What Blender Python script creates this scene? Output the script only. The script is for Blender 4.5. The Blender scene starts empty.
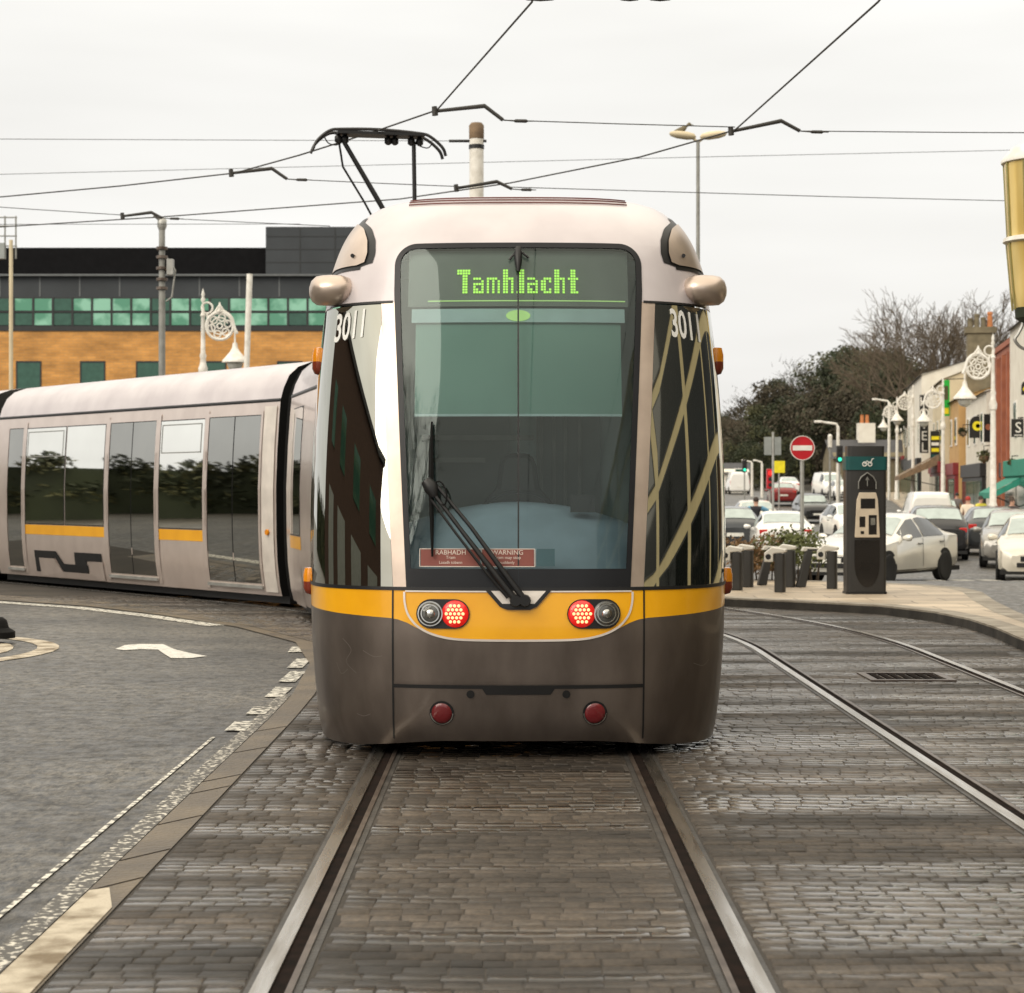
import bpy, bmesh, math, random
import numpy as np
from mathutils import Vector, Matrix
R = math.radians
scene = bpy.context.scene
COL = scene.collection

# ------------------------------------------------------------------ camera, sky, sun, exposure
FPX = 2000.0            # focal length in pixels of a 1024 wide picture
cd = bpy.data.cameras.new('camera')
cam = bpy.data.objects.new('camera', cd); COL.objects.link(cam)
cam.location = (0, 0, 1.5)
cam.rotation_euler = (R(90), 0, 0)
cd.sensor_fit = 'HORIZONTAL'; cd.sensor_width = 36.0
cd.lens = 36.0 * FPX / 1024.0
cd.shift_y = -8.5 / 1024.0
cd.clip_start = 0.1; cd.clip_end = 3000
cd.dof.use_dof = True; cd.dof.focus_distance = 11.3; cd.dof.aperture_fstop = 6.3
scene.camera = cam

SUN_EL, SUN_AZ = 32.0, 222.0        # azimuth: clockwise from +Y; behind the camera and to the left
w = bpy.data.worlds.new('World'); scene.world = w; w.use_nodes = True
nt = w.node_tree; nt.nodes.clear()
sky = nt.nodes.new('ShaderNodeTexSky'); sky.sky_type = 'NISHITA'; sky.sun_disc = False
sky.sun_elevation = R(SUN_EL); sky.sun_rotation = R(SUN_AZ)
sky.air_density = 2.0; sky.dust_density = 6.0; sky.ozone_density = 1.0
bw = nt.nodes.new('ShaderNodeRGBToBW')
# an overcast lid: the clear sky's colour and its uneven brightness are mostly averaged out by cloud
lid = nt.nodes.new('ShaderNodeMix'); lid.data_type = 'RGBA'
lid.inputs[0].default_value = 0.92
geo = nt.nodes.new('ShaderNodeTexCoord')
mp = nt.nodes.new('ShaderNodeMapping'); mp.inputs['Scale'].default_value = (1.3, 1.3, 7)
cl = nt.nodes.new('ShaderNodeTexNoise'); cl.inputs['Scale'].default_value = 1.6; cl.inputs['Detail'].default_value = 4
cr = nt.nodes.new('ShaderNodeValToRGB')
cr.color_ramp.elements[0].position = 0.3; cr.color_ramp.elements[0].color = (8.9, 8.75, 8.45, 1)
cr.color_ramp.elements[1].position = 0.7; cr.color_ramp.elements[1].color = (10.9, 10.8, 10.5, 1)
bg = nt.nodes.new('ShaderNodeBackground'); bg.inputs['Strength'].default_value = 0.086
out = nt.nodes.new('ShaderNodeOutputWorld')
L = nt.links.new
# an overcast sky is about twice as bright overhead as it is near the horizon
sxyz = nt.nodes.new('ShaderNodeSeparateXYZ'); el_ = nt.nodes.new('ShaderNodeMapRange'); el_.interpolation_type = 'SMOOTHSTEP'
el_.inputs[1].default_value = 0.16; el_.inputs[2].default_value = 0.95; el_.inputs[3].default_value = 1.0; el_.inputs[4].default_value = 1.0; el_.inputs[3].default_value = 0.0
tone = nt.nodes.new('ShaderNodeMix'); tone.data_type = 'RGBA'; tone.inputs[6].default_value = (1, 1, 1, 1); tone.inputs[7].default_value = (2.3, 2.12, 1.8, 1)
grad = nt.nodes.new('ShaderNodeVectorMath'); grad.operation = 'MULTIPLY'
nt.links.new(geo.outputs['Generated'], sxyz.inputs[0]); nt.links.new(sxyz.outputs[2], el_.inputs[0]); nt.links.new(el_.outputs[0], tone.inputs[0]); nt.links.new(tone.outputs[2], grad.inputs[1])
L(geo.outputs['Generated'], mp.inputs[0]); L(mp.outputs[0], cl.inputs['Vector']); L(cl.outputs['Fac'], cr.inputs[0])
L(sky.outputs[0], lid.inputs[6]); L(cr.outputs[0], grad.inputs[0]); L(grad.outputs[0], lid.inputs[7]); L(lid.outputs[2], bg.inputs[0]); L(bg.outputs[0], out.inputs[0])

sd = bpy.data.lights.new('sun', 'SUN'); sd.energy = 1.5; sd.angle = R(40); sd.color = (1, 0.93, 0.82)
so = bpy.data.objects.new('sun', sd); COL.objects.link(so)
el, az = R(SUN_EL), R(SUN_AZ)
sdir = Vector((math.sin(az) * math.cos(el), math.cos(az) * math.cos(el), math.sin(el)))
so.rotation_euler = (-sdir).to_track_quat('-Z', 'Y').to_euler()

scene.view_settings.view_transform = 'Standard'; scene.view_settings.look = 'None'
scene.view_settings.gamma = 1; scene.view_settings.use_curve_mapping = False
scene.view_settings.exposure = 0.22
try:
    scene.cycles.max_bounces = 8; scene.cycles.transparent_max_bounces = 12
    scene.cycles.use_denoising = True
except Exception: pass

# ------------------------------------------------------------------ helpers
def P(px, py, Y):                   # a photo pixel at depth Y, used to read positions off the photograph
    return Vector(((px - 512) * Y / FPX, Y, 1.5 - (py - 488) * Y / FPX))
def G(px, py, z=0.0):               # a photo pixel on a level at height z
    Y = (1.5 - z) * FPX / (py - 488.0)
    return Vector(((px - 512) * Y / FPX, Y, z))
def sstep(a, b, x):
    t = min(1, max(0, (x - a) / (b - a))); return t * t * (3 - 2 * t)
def gz(X, Y):
    z = -0.6 * sstep(30, 47, Y) + 0.2 * sstep(92, 112, Y) + 0.85 * sstep(108, 145, Y) + 0.65 * sstep(135, 185, Y)
    if X < -3: z *= 1 - sstep(-3, -12, X) if X > -12 else 0
    hill = sstep(185, 330, Y) * 24 * sstep(10, 75, X)
    return z + hill

def tag(o, label=None, cat=None, group=None, kind=None):
    if label: o['label'] = label
    if cat: o['category'] = cat
    if group: o['group'] = group
    if kind: o['kind'] = kind
    return o
def empty(name, loc=(0, 0, 0), rz=0.0, label=None, cat=None, group=None):
    o = bpy.data.objects.new(name, None); COL.objects.link(o)
    o.location = loc; o.rotation_euler = (0, 0, rz); o.empty_display_size = 0.3
    return tag(o, label, cat, group)
def copy_tree(o, parent=None):
    c = o.copy(); COL.objects.link(c)
    if parent is not None: c.parent = parent
    for ch in list(o.children): copy_tree(ch, c)
    return c
def repaint(root, old, new):
    for o in [root] + list(root.children_recursive):
        for s in o.material_slots:
            if s.material == old:
                s.link = 'OBJECT'; s.material = new

class MB:
    def __init__(s): s.v = []; s.f = []; s.m = []; s.k = 0
    def mat(s, k): s.k = k; return s
    def add(s, vs, fs):
        b = len(s.v); s.v += [tuple(v) for v in vs]
        for f in fs: s.f.append(tuple(b + i for i in f)); s.m.append(s.k)
        return s
    def box(s, c, d, rz=0.0, M=None):
        x, y, z = d[0] / 2, d[1] / 2, d[2] / 2
        vs = [Vector((a * x, b * y, e * z)) for e in (-1, 1) for b in (-1, 1) for a in (-1, 1)]
        T = M if M is not None else Matrix.Rotation(rz, 4, 'Z')
        return s.add([T @ v + Vector(c) for v in vs],
            [(0, 2, 3, 1), (4, 5, 7, 6), (0, 1, 5, 4), (2, 6, 7, 3), (0, 4, 6, 2), (1, 3, 7, 5)])
    def bbox(s, a, b):
        return s.box([(a[i] + b[i]) / 2 for i in range(3)], [abs(b[i] - a[i]) for i in range(3)])
    def tube(s, pts, r, n=8, cap=True):
        pts = [Vector(p) for p in pts]; m = len(pts)
        rs = [r] * m if not hasattr(r, '__len__') else list(r)
        t0 = (pts[1] - pts[0]).normalized()
        up = Vector((0, 0, 1)) if abs(t0.z) < 0.9 else Vector((1, 0, 0))
        u = t0.cross(up).normalized(); vs = []
        for i in range(m):
            t = (pts[min(i + 1, m - 1)] - pts[max(i - 1, 0)])
            t = t.normalized() if t.length > 1e-9 else t0
            u = (u - t * u.dot(t)); u = u.normalized() if u.length > 1e-6 else t.orthogonal().normalized()
            v = t.cross(u)
            for k in range(n):
                a = 2 * math.pi * k / n
                vs.append(pts[i] + (u * math.cos(a) + v * math.sin(a)) * rs[i])
        fs = [(i * n + k, i * n + (k + 1) % n, (i + 1) * n + (k + 1) % n, (i + 1) * n + k) for i in range(m - 1) for k in range(n)]
        if cap: fs += [tuple(reversed(range(n))), tuple((m - 1) * n + k for k in range(n))]
        return s.add(vs, fs)
    def lathe(s, prof, n=16, c=(0, 0, 0), M=None):
        vs = []; M = M or Matrix.Identity(4)
        for r, z in prof:
            for k in range(n):
                a = 2 * math.pi * k / n
                vs.append(M @ Vector((r * math.cos(a), r * math.sin(a), z)) + Vector(c))
        m = len(prof)
        fs = [(i * n + k, i * n + (k + 1) % n, (i + 1) * n + (k + 1) % n, (i + 1) * n + k) for i in range(m - 1) for k in range(n)]
        if prof[0][0] > 1e-4: fs.append(tuple(reversed(range(n))))
        if prof[-1][0] > 1e-4: fs.append(tuple((m - 1) * n + k for k in range(n)))
        return s.add(vs, fs)
    def prism(s, poly, a, b, M=None):          # poly in the local xy plane, extruded a..b along z
        n = len(poly); M = M or Matrix.Identity(4)
        vs = [M @ Vector((x, y, a)) for x, y in poly] + [M @ Vector((x, y, b)) for x, y in poly]
        fs = [tuple(reversed(range(n))), tuple(range(n, 2 * n))] + [(i, (i + 1) % n, n + (i + 1) % n, n + i) for i in range(n)]
        return s.add(vs, fs)
    def grid(s, rows):                          # rows of equally many points
        n = len(rows[0]); vs = [p for r in rows for p in r]
        return s.add(vs, [(i * n + j, i * n + j + 1, (i + 1) * n + j + 1, (i + 1) * n + j) for i in range(len(rows) - 1) for j in range(n - 1)])
    def build(s, name, mats, parent=None, smooth=None, loc=None, bevel=None):
        me = bpy.data.meshes.new(name); me.from_pydata(s.v, [], s.f)
        for m in (mats if isinstance(mats, (list, tuple)) else [mats]): me.materials.append(m)
        me.polygons.foreach_set('material_index', s.m)
        bm = bmesh.new(); bm.from_mesh(me); bmesh.ops.recalc_face_normals(bm, faces=bm.faces); bm.to_mesh(me); bm.free()
        if smooth:
            me.polygons.foreach_set('use_smooth', [True] * len(me.polygons))
            me.set_sharp_from_angle(angle=R(smooth))
        me.update()
        o = bpy.data.objects.new(name, me); COL.objects.link(o)
        if parent is not None: o.parent = parent
        if loc is not None: o.location = loc
        if bevel:
            b = o.modifiers.new('bevel', 'BEVEL'); b.width = bevel; b.segments = 2; b.limit_method = 'ANGLE'
        return o
XZ = Matrix(((1, 0, 0, 0), (0, 0, -1, 0), (0, 1, 0, 0), (0, 0, 0, 1)))   # local xy drawn on the xz plane, extruded along -y
YZ = Matrix(((0, 0, 1, 0), (1, 0, 0, 0), (0, 1, 0, 0), (0, 0, 0, 1)))    # local xy drawn on the yz plane, extruded along x
def catmull(pts, n=8):
    pts = [Vector(p) for p in pts]; out = []
    for i in range(len(pts) - 1):
        p0, p1, p2, p3 = pts[max(i - 1, 0)], pts[i], pts[i + 1], pts[min(i + 2, len(pts) - 1)]
        for k in range(n):
            t = k / n
            out.append(0.5 * ((2 * p1) + (p2 - p0) * t + (2 * p0 - 5 * p1 + 4 * p2 - p3) * t * t + (3 * p1 - p0 - 3 * p2 + p3) * t ** 3))
    out.append(pts[-1]); return out
def text_mesh(body, size=1.0, font_shear=0.0, spacing=1.0, offset=0.0):
    c = bpy.data.curves.new('lettering', 'FONT'); c.body = body; c.size = size; c.shear = font_shear
    c.space_character = spacing; c.align_x = 'CENTER'; c.align_y = 'CENTER'; c.offset = offset; c.resolution_u = 3
    o = bpy.data.objects.new('lettering', c); COL.objects.link(o)
    dg = bpy.context.evaluated_depsgraph_get(); me = o.evaluated_get(dg).to_mesh()
    vs = [v.co.copy() for v in me.vertices]; fs = [tuple(p.vertices) for p in me.polygons]
    o.evaluated_get(dg).to_mesh_clear(); bpy.data.objects.remove(o); bpy.data.curves.remove(c)
    return vs, fs

# ------------------------------------------------------------------ materials
def mat(name, col, rough=0.5, metal=0.0, col2=None, nscale=4.0, bump=0.0, bscale=40.0, coat=0.0, spec=0.5, ior=1.45,
        emit=None, estr=0.0, contrast=(0.35, 0.65), stretch=(1, 1, 1), rough2=None, detail=5.0):
    m = bpy.data.materials.new(name); m.use_nodes = True; t = m.node_tree; n = t.nodes; b = n['Principled BSDF']; l = t.links.new
    b.inputs['Base Color'].default_value = (*col, 1); b.inputs['Roughness'].default_value = rough
    b.inputs['Metallic'].default_value = metal; b.inputs['Coat Weight'].default_value = coat; b.inputs['Coat Roughness'].default_value = 0.08
    b.inputs['Specular IOR Level'].default_value = spec; b.inputs['IOR'].default_value = ior
    if emit: b.inputs['Emission Color'].default_value = (*emit, 1); b.inputs['Emission Strength'].default_value = estr
    if col2 is None: col2 = tuple(c * 0.82 for c in col)
    tc = n.new('ShaderNodeTexCoord'); mpn = n.new('ShaderNodeMapping'); mpn.inputs['Scale'].default_value = stretch
    l(tc.outputs['Object'], mpn.inputs[0])
    nz = n.new('ShaderNodeTexNoise'); nz.inputs['Scale'].default_value = nscale; nz.inputs['Detail'].default_value = detail
    l(mpn.outputs[0], nz.inputs['Vector'])
    rp = n.new('ShaderNodeValToRGB'); e = rp.color_ramp.elements
    e[0].position, e[1].position = contrast; e[0].color = (*col2, 1); e[1].color = (*col, 1)
    l(nz.outputs['Fac'], rp.inputs[0]); l(rp.outputs[0], b.inputs['Base Color'])
    if rough2 is not None:
        mr = n.new('ShaderNodeMapRange'); mr.inputs[1].default_value, mr.inputs[2].default_value = contrast
        mr.inputs[3].default_value = rough2; mr.inputs[4].default_value = rough
        l(nz.outputs['Fac'], mr.inputs[0]); l(mr.outputs[0], b.inputs['Roughness'])
    if bump:
        bz = n.new('ShaderNodeTexNoise'); bz.inputs['Scale'].default_value = bscale; bz.inputs['Detail'].default_value = 6
        l(mpn.outputs[0], bz.inputs['Vector'])
        bn = n.new('ShaderNodeBump'); bn.inputs['Strength'].default_value = bump; bn.inputs['Distance'].default_value = 0.02
        l(bz.outputs['Fac'], bn.inputs['Height']); l(bn.outputs[0], b.inputs['Normal'])
    return m
def brick_mat(name, c1, c2, mortar, scale, bw_, bh, msize, rough=0.7, bump=0.4, vertical=False, rough_patch=None, tint=None):
    m = bpy.data.materials.new(name); m.use_nodes = True; t = m.node_tree; n = t.nodes; b = n['Principled BSDF']; l = t.links.new
    g = n.new('ShaderNodeNewGeometry'); src = g.outputs['Position']
    if vertical:
        sx = n.new('ShaderNodeSeparateXYZ'); l(src, sx.inputs[0]); cx = n.new('ShaderNodeCombineXYZ')
        ad = n.new('ShaderNodeMath'); l(sx.outputs[0], ad.inputs[0]); l(sx.outputs[1], ad.inputs[1])
        l(ad.outputs[0], cx.inputs[0]); l(sx.outputs[2], cx.inputs[1]); src = cx.outputs[0]
    # wobble so the courses are not ruler straight
    wn = n.new('ShaderNodeTexNoise'); wn.inputs['Scale'].default_value = 1.3 if not vertical else 0.2; l(src, wn.inputs['Vector'])
    wm = n.new('ShaderNodeVectorMath'); wm.operation = 'MULTIPLY_ADD'; l(wn.outputs['Color'], wm.inputs[0])
    wa = 0.12 if not vertical else 0.0
    wm.inputs[1].default_value = (wa, wa, 0); l(src, wm.inputs[2])
    br = n.new('ShaderNodeTexBrick'); l(wm.outputs[0], br.inputs['Vector'])
    br.inputs['Scale'].default_value = scale; br.inputs['Color1'].default_value = (*c1, 1); br.inputs['Color2'].default_value = (*c2, 1)
    br.inputs['Mortar'].default_value = (*mortar, 1); br.inputs['Brick Width'].default_value = bw_; br.inputs['Row Height'].default_value = bh
    br.inputs['Mortar Size'].default_value = msize; br.inputs['Mortar Smooth'].default_value = 0.6; br.inputs['Bias'].default_value = -0.1
    nz = n.new('ShaderNodeTexNoise'); nz.inputs['Scale'].default_value = 0.9; nz.inputs['Detail'].default_value = 8; nz.inputs['Roughness'].default_value = 0.65
    mpn = n.new('ShaderNodeMapping'); mpn.inputs['Scale'].default_value = (0.55, 1.5, 1); l(src, mpn.inputs[0]); l(mpn.outputs[0], nz.inputs['Vector'])
    mr = n.new('ShaderNodeMapRange'); mr.inputs[1].default_value = 0.3; mr.inputs[2].default_value = 0.7; mr.inputs[3].default_value = 0.55; mr.inputs[4].default_value = 1.25
    l(nz.outputs['Fac'], mr.inputs[0])
    vm = n.new('ShaderNodeVectorMath'); vm.operation = 'SCALE'; l(br.outputs['Color'], vm.inputs[0]); l(mr.outputs[0], vm.inputs['Scale'])
    l(vm.outputs[0], b.inputs['Base Color'])
    fine = n.new('ShaderNodeTexNoise'); fine.inputs['Scale'].default_value = 45; fine.inputs['Detail'].default_value = 5; l(src, fine.inputs['Vector'])
    iv = n.new('ShaderNodeMath'); iv.operation = 'MULTIPLY_ADD'; l(br.outputs['Fac'], iv.inputs[0]); iv.inputs[1].default_value = -1.0
    fm = n.new('ShaderNodeMath'); fm.operation = 'MULTIPLY'; l(fine.outputs['Fac'], fm.inputs[0]); fm.inputs[1].default_value = 0.7
    l(fm.outputs[0], iv.inputs[2])
    bn = n.new('ShaderNodeBump'); bn.inputs['Strength'].default_value = bump; bn.inputs['Distance'].default_value = 0.015
    l(iv.outputs[0], bn.inputs['Height']); l(bn.outputs[0], b.inputs['Normal'])
    if rough_patch:
        r2 = n.new('ShaderNodeMapRange'); r2.inputs[1].default_value = 0.38; r2.inputs[2].default_value = 0.62
        r2.inputs[3].default_value, r2.inputs[4].default_value = rough_patch
        n2 = n.new('ShaderNodeTexNoise'); n2.inputs['Scale'].default_value = 0.8; n2.inputs['Detail'].default_value = 6
        m2 = n.new('ShaderNodeMapping'); m2.inputs['Scale'].default_value = (0.35, 1.6, 1); m2.inputs['Location'].default_value = (3.1, 7.7, 0)
        l(src, m2.inputs[0]); l(m2.outputs[0], n2.inputs['Vector']); l(n2.outputs['Fac'], r2.inputs[0]); l(r2.outputs[0], b.inputs['Roughness'])
    else: b.inputs['Roughness'].default_value = rough
    return m
def asphalt_mat():
    m = bpy.data.materials.new('asphalt'); m.use_nodes = True; t = m.node_tree; n = t.nodes; b = n['Principled BSDF']; l = t.links.new
    g = n.new('ShaderNodeNewGeometry'); src = g.outputs['Position']
    def noise(scale, detail, st=(1, 1, 1), ro=0.6):
        k = n.new('ShaderNodeTexNoise'); k.inputs['Scale'].default_value = scale; k.inputs['Detail'].default_value = detail; k.inputs['Roughness'].default_value = ro
        q = n.new('ShaderNodeMapping'); q.inputs['Scale'].default_value = st; l(src, q.inputs[0]); l(q.outputs[0], k.inputs['Vector']); return k.outputs['Fac']
    big = noise(0.5, 7, (0.7, 1.3, 1)); fa = noise(13, 3, (1, .30, 1), 0.75); fb = noise(34, 3, (1, .34, 1), ro=0.8); mid = noise(7, 5)
    fine_ = n.new('ShaderNodeMix'); fine_.inputs[0].default_value = 0.62; l(fa, fine_.inputs[2]); l(fb, fine_.inputs[3]); fine = fine_.outputs[0]
    vo = n.new('ShaderNodeTexVoronoi'); vo.feature = 'DISTANCE_TO_EDGE'; vo.inputs['Scale'].default_value = 0.33; wz = n.new('ShaderNodeTexNoise'); wz.inputs['Scale'].default_value = 1.6; wz.inputs['Detail'].default_value = 6; l(src, wz.inputs['Vector'])
    wv = n.new('ShaderNodeVectorMath'); wv.operation = 'MULTIPLY_ADD'; wv.inputs[1].default_value = (1.3, 1.3, 0); l(wz.outputs['Color'], wv.inputs[0]); l(src, wv.inputs[2]); l(wv.outputs[0], vo.inputs['Vector'])
    ck = n.new('ShaderNodeMapRange'); ck.inputs[1].default_value = 0.0; ck.inputs[2].default_value = 0.007; ck.inputs[3].default_value = 0.3; ck.inputs[4].default_value = 1.0; l(vo.outputs['Distance'], ck.inputs[0])
    rp = n.new('ShaderNodeValToRGB'); e = rp.color_ramp.elements
    e[0].position, e[0].color = 0.33, (0.014, 0.0128, 0.0112, 1); e[1].position, e[1].color = 0.68, (0.068, 0.062, 0.052, 1); l(big, rp.inputs[0])
    r2 = n.new('ShaderNodeMapRange'); r2.inputs[1].default_value = 0.40; r2.inputs[2].default_value = 0.62; r2.inputs[3].default_value = 0.12; r2.inputs[4].default_value = 2.9; l(fine, r2.inputs[0])
    cm = n.new('ShaderNodeMath'); cm.operation = 'MULTIPLY'; l(r2.outputs[0], cm.inputs[0]); l(ck.outputs[0], cm.inputs[1])
    vm = n.new('ShaderNodeVectorMath'); vm.operation = 'SCALE'; l(rp.outputs[0], vm.inputs[0]); l(cm.outputs[0], vm.inputs['Scale']); l(vm.outputs[0], b.inputs['Base Color'])
    r3 = n.new('ShaderNodeMapRange'); r3.inputs[1].default_value = 0.35; r3.inputs[2].default_value = 0.65; r3.inputs[3].default_value = 0.30; r3.inputs[4].default_value = 0.60; l(mid, r3.inputs[0]); l(r3.outputs[0], b.inputs['Roughness'])
    bn = n.new('ShaderNodeBump'); bn.inputs['Strength'].default_value = 0.55; bn.inputs['Distance'].default_value = 0.02
    ad = n.new('ShaderNodeMath'); l(fine, ad.inputs[0]); l(mid, ad.inputs[1]); l(ad.outputs[0], bn.inputs['Height']); l(bn.outputs[0], b.inputs['Normal'])
    return m
def worn_paint(name, col, under, cover=(0.42, 0.5), scale=14):
    m = mat(name, col, 0.6, col2=under, nscale=scale, contrast=cover, bump=0.3, bscale=60, detail=8)
    return m
def glass_clear(name, tint=(0.80, 0.88, 0.86)):
    m = bpy.data.materials.new(name); m.use_nodes = True; t = m.node_tree; n = t.nodes; l = t.links.new
    n.remove(n['Principled BSDF'])
    tr = n.new('ShaderNodeBsdfTransparent'); tr.inputs[0].default_value = (*tint, 1)
    gl = n.new('ShaderNodeBsdfGlossy'); gl.inputs['Roughness'].default_value = 0.03; gl.inputs[0].default_value = (0.9, 1, 0.97, 1)
    fr = n.new('ShaderNodeFresnel'); fr.inputs['IOR'].default_value = 1.5
    mx = n.new('ShaderNodeMixShader'); l(fr.outputs[0], mx.inputs[0]); l(tr.outputs[0], mx.inputs[1]); l(gl.outputs[0], mx.inputs[2])
    l(mx.outputs[0], n['Material Output'].inputs['Surface'])
    return m
M = {}
M['pod'] = mat('polished_bronze_paint', (0.66, 0.55, 0.47), 0.33, 0.7, (0.50, 0.41, 0.35), 3.0)
M['paint'] = mat('silver_beige_paint', (0.76, 0.655, 0.60), 0.30, 0.6, (0.68, 0.58, 0.53), 3.0, coat=0.5, bump=0.02, bscale=2.5)
M['skirt'] = mat('shaded_grimy_beige_paint', (0.205, 0.172, 0.152), 0.48, 0.8, (0.125, 0.103, 0.09), 3.0, coat=0.2, bump=0.02, bscale=3.0, stretch=(1.6, 1.6, .6), contrast=(0.32, 0.68), detail=9)  # base colour darkened for the under-lit lower nose; the mottling is dirt
M['roofpaint'] = mat('pale_roof_paint', (0.62, 0.575, 0.59), 0.33, 0.15, (0.52, 0.475, 0.495), 2.0, coat=0.3)
M['yellow'] = mat('yellow_paint', (0.88, 0.43, 0.008), 0.30, 0.0, (0.80, 0.37, 0.006), 3.0, coat=0.4)
M['black'] = mat('black_trim', (0.012, 0.012, 0.013), 0.42)
M['rubber'] = mat('black_rubber', (0.007, 0.007, 0.007), 0.8, spec=0.2)
M['frit'] = mat('black_glass_border', (0.014, 0.015, 0.018), 0.3, spec=0.3)
M['darkglass'] = mat('dark_tinted_glass', (0.50, 0.50, 0.44), 0.02, 1.0, (0.45, 0.45, 0.40), 1.0)
M['officeglass'] = mat('dark_office_glass', (0.012, 0.014, 0.014), 0.06)
M['sideglass'] = mat('reflective_side_glass', (0.92, 0.92, 0.87), 0.02, 1.0, (0.87, 0.87, 0.82), 1.0)
M['doorglass'] = mat('reflective_door_glass', (0.40, 0.40, 0.375), 0.02, 1.0, (0.36, 0.36, 0.34), 1.0)
M['windscreen'] = glass_clear('windscreen_glass')
M['blind'] = mat('teal_roller_blind', (0.17, 0.30, 0.265), 0.8, col2=(0.145, 0.265, 0.235), nscale=2)
M['cabdark'] = mat('dark_cab_lining', (0.48, 0.58, 0.57), 0.8)
M['cabgreen'] = mat('green_grey_cab_panel', (0.16, 0.18, 0.168), 0.7)
M['dash'] = mat('blue_grey_dashboard', (0.36, 0.47, 0.58), 0.45)
M['paleblue'] = mat('pale_blue_strip', (0.42, 0.55, 0.58), 0.6)
M['led'] = mat('lit_green_led', (0.35, 0.7, 0.05), 0.5, emit=(0.46, 0.90, 0.12), estr=0.75)
M['ledgreen'] = mat('green_cab_lamp', (0.4, 0.6, 0.2), 0.5, emit=(0.5, 0.8, 0.25), estr=0.35)
M['redlens'] = mat('red_lens', (0.55, 0.01, 0.012), 0.2, coat=0.6, emit=(1, 0.02, 0.01), estr=0.35)
M['ledred'] = mat('lit_tail_led', (0.9, 0.4, 0.2), 0.4, emit=(1.0, 0.50, 0.22), estr=1.5)
M['fog'] = mat('dark_red_lens', (0.16, 0.012, 0.016), 0.2, coat=0.6)
M['chrome'] = mat('lamp_reflector', (0.62, 0.62, 0.60), 0.14, 1.0, (0.42, 0.42, 0.41), 9)
M['lampglass'] = mat('grey_lamp_lens', (0.16, 0.16, 0.15), 0.08, 0.6, (0.08, 0.08, 0.075), 18)
M['amber'] = mat('amber_lens', (0.85, 0.30, 0.01), 0.2, coat=0.5)
M['brownlens'] = mat('brown_red_lens', (0.22, 0.035, 0.015), 0.25, coat=0.4)
M['white'] = mat('white_lettering', (0.82, 0.82, 0.80), 0.5)
M['stickred'] = mat('faded_red_sticker', (0.235, 0.075, 0.06), 0.7, col2=(0.20, 0.06, 0.05))
M['cream'] = mat('cream_lettering', (0.72, 0.62, 0.55), 0.7)
M['stickblue'] = mat('blue_grey_card', (0.14, 0.27, 0.33), 0.7)
M['trimwhite'] = mat('pale_trim', (0.78, 0.72, 0.66), 0.4, 0.2)
M['steel'] = mat('galvanised_steel', (0.42, 0.42, 0.40), 0.5, 0.6, (0.32, 0.32, 0.30), 6)
M['pole'] = mat('painted_grey_pole', (0.30, 0.30, 0.28), 0.55, 0.2, (0.22, 0.22, 0.205), 5)
M['wire'] = mat('dark_wire', (0.035, 0.033, 0.03), 0.6)
M['rail'] = mat('worn_rail_steel', (0.62, 0.59, 0.54), 0.22, 1.0, (0.34, 0.31, 0.27), 3, stretch=(6, 0.5, 1), rough2=0.34)
M['groove'] = mat('rail_groove_dirt', (0.010, 0.008, 0.007), 0.9, col2=(0.018, 0.012, 0.010), nscale=12, spec=0.05)
M['seal'] = mat('dark_rail_sealant', (0.03, 0.028, 0.026), 0.5, col2=(0.06, 0.055, 0.05), nscale=5, bump=0.3, bscale=30)
M['keeper'] = mat('rusty_keeper', (0.16, 0.13, 0.11), 0.4, 0.6, (0.08, 0.06, 0.05), 6)
M['asphalt'] = asphalt_mat()
M['settbed'] = mat('sandy_sett_joints', (0.05, 0.042, 0.034), 0.8, col2=(0.028, 0.024, 0.020), nscale=1.5, bump=0.4, bscale=60)
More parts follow.
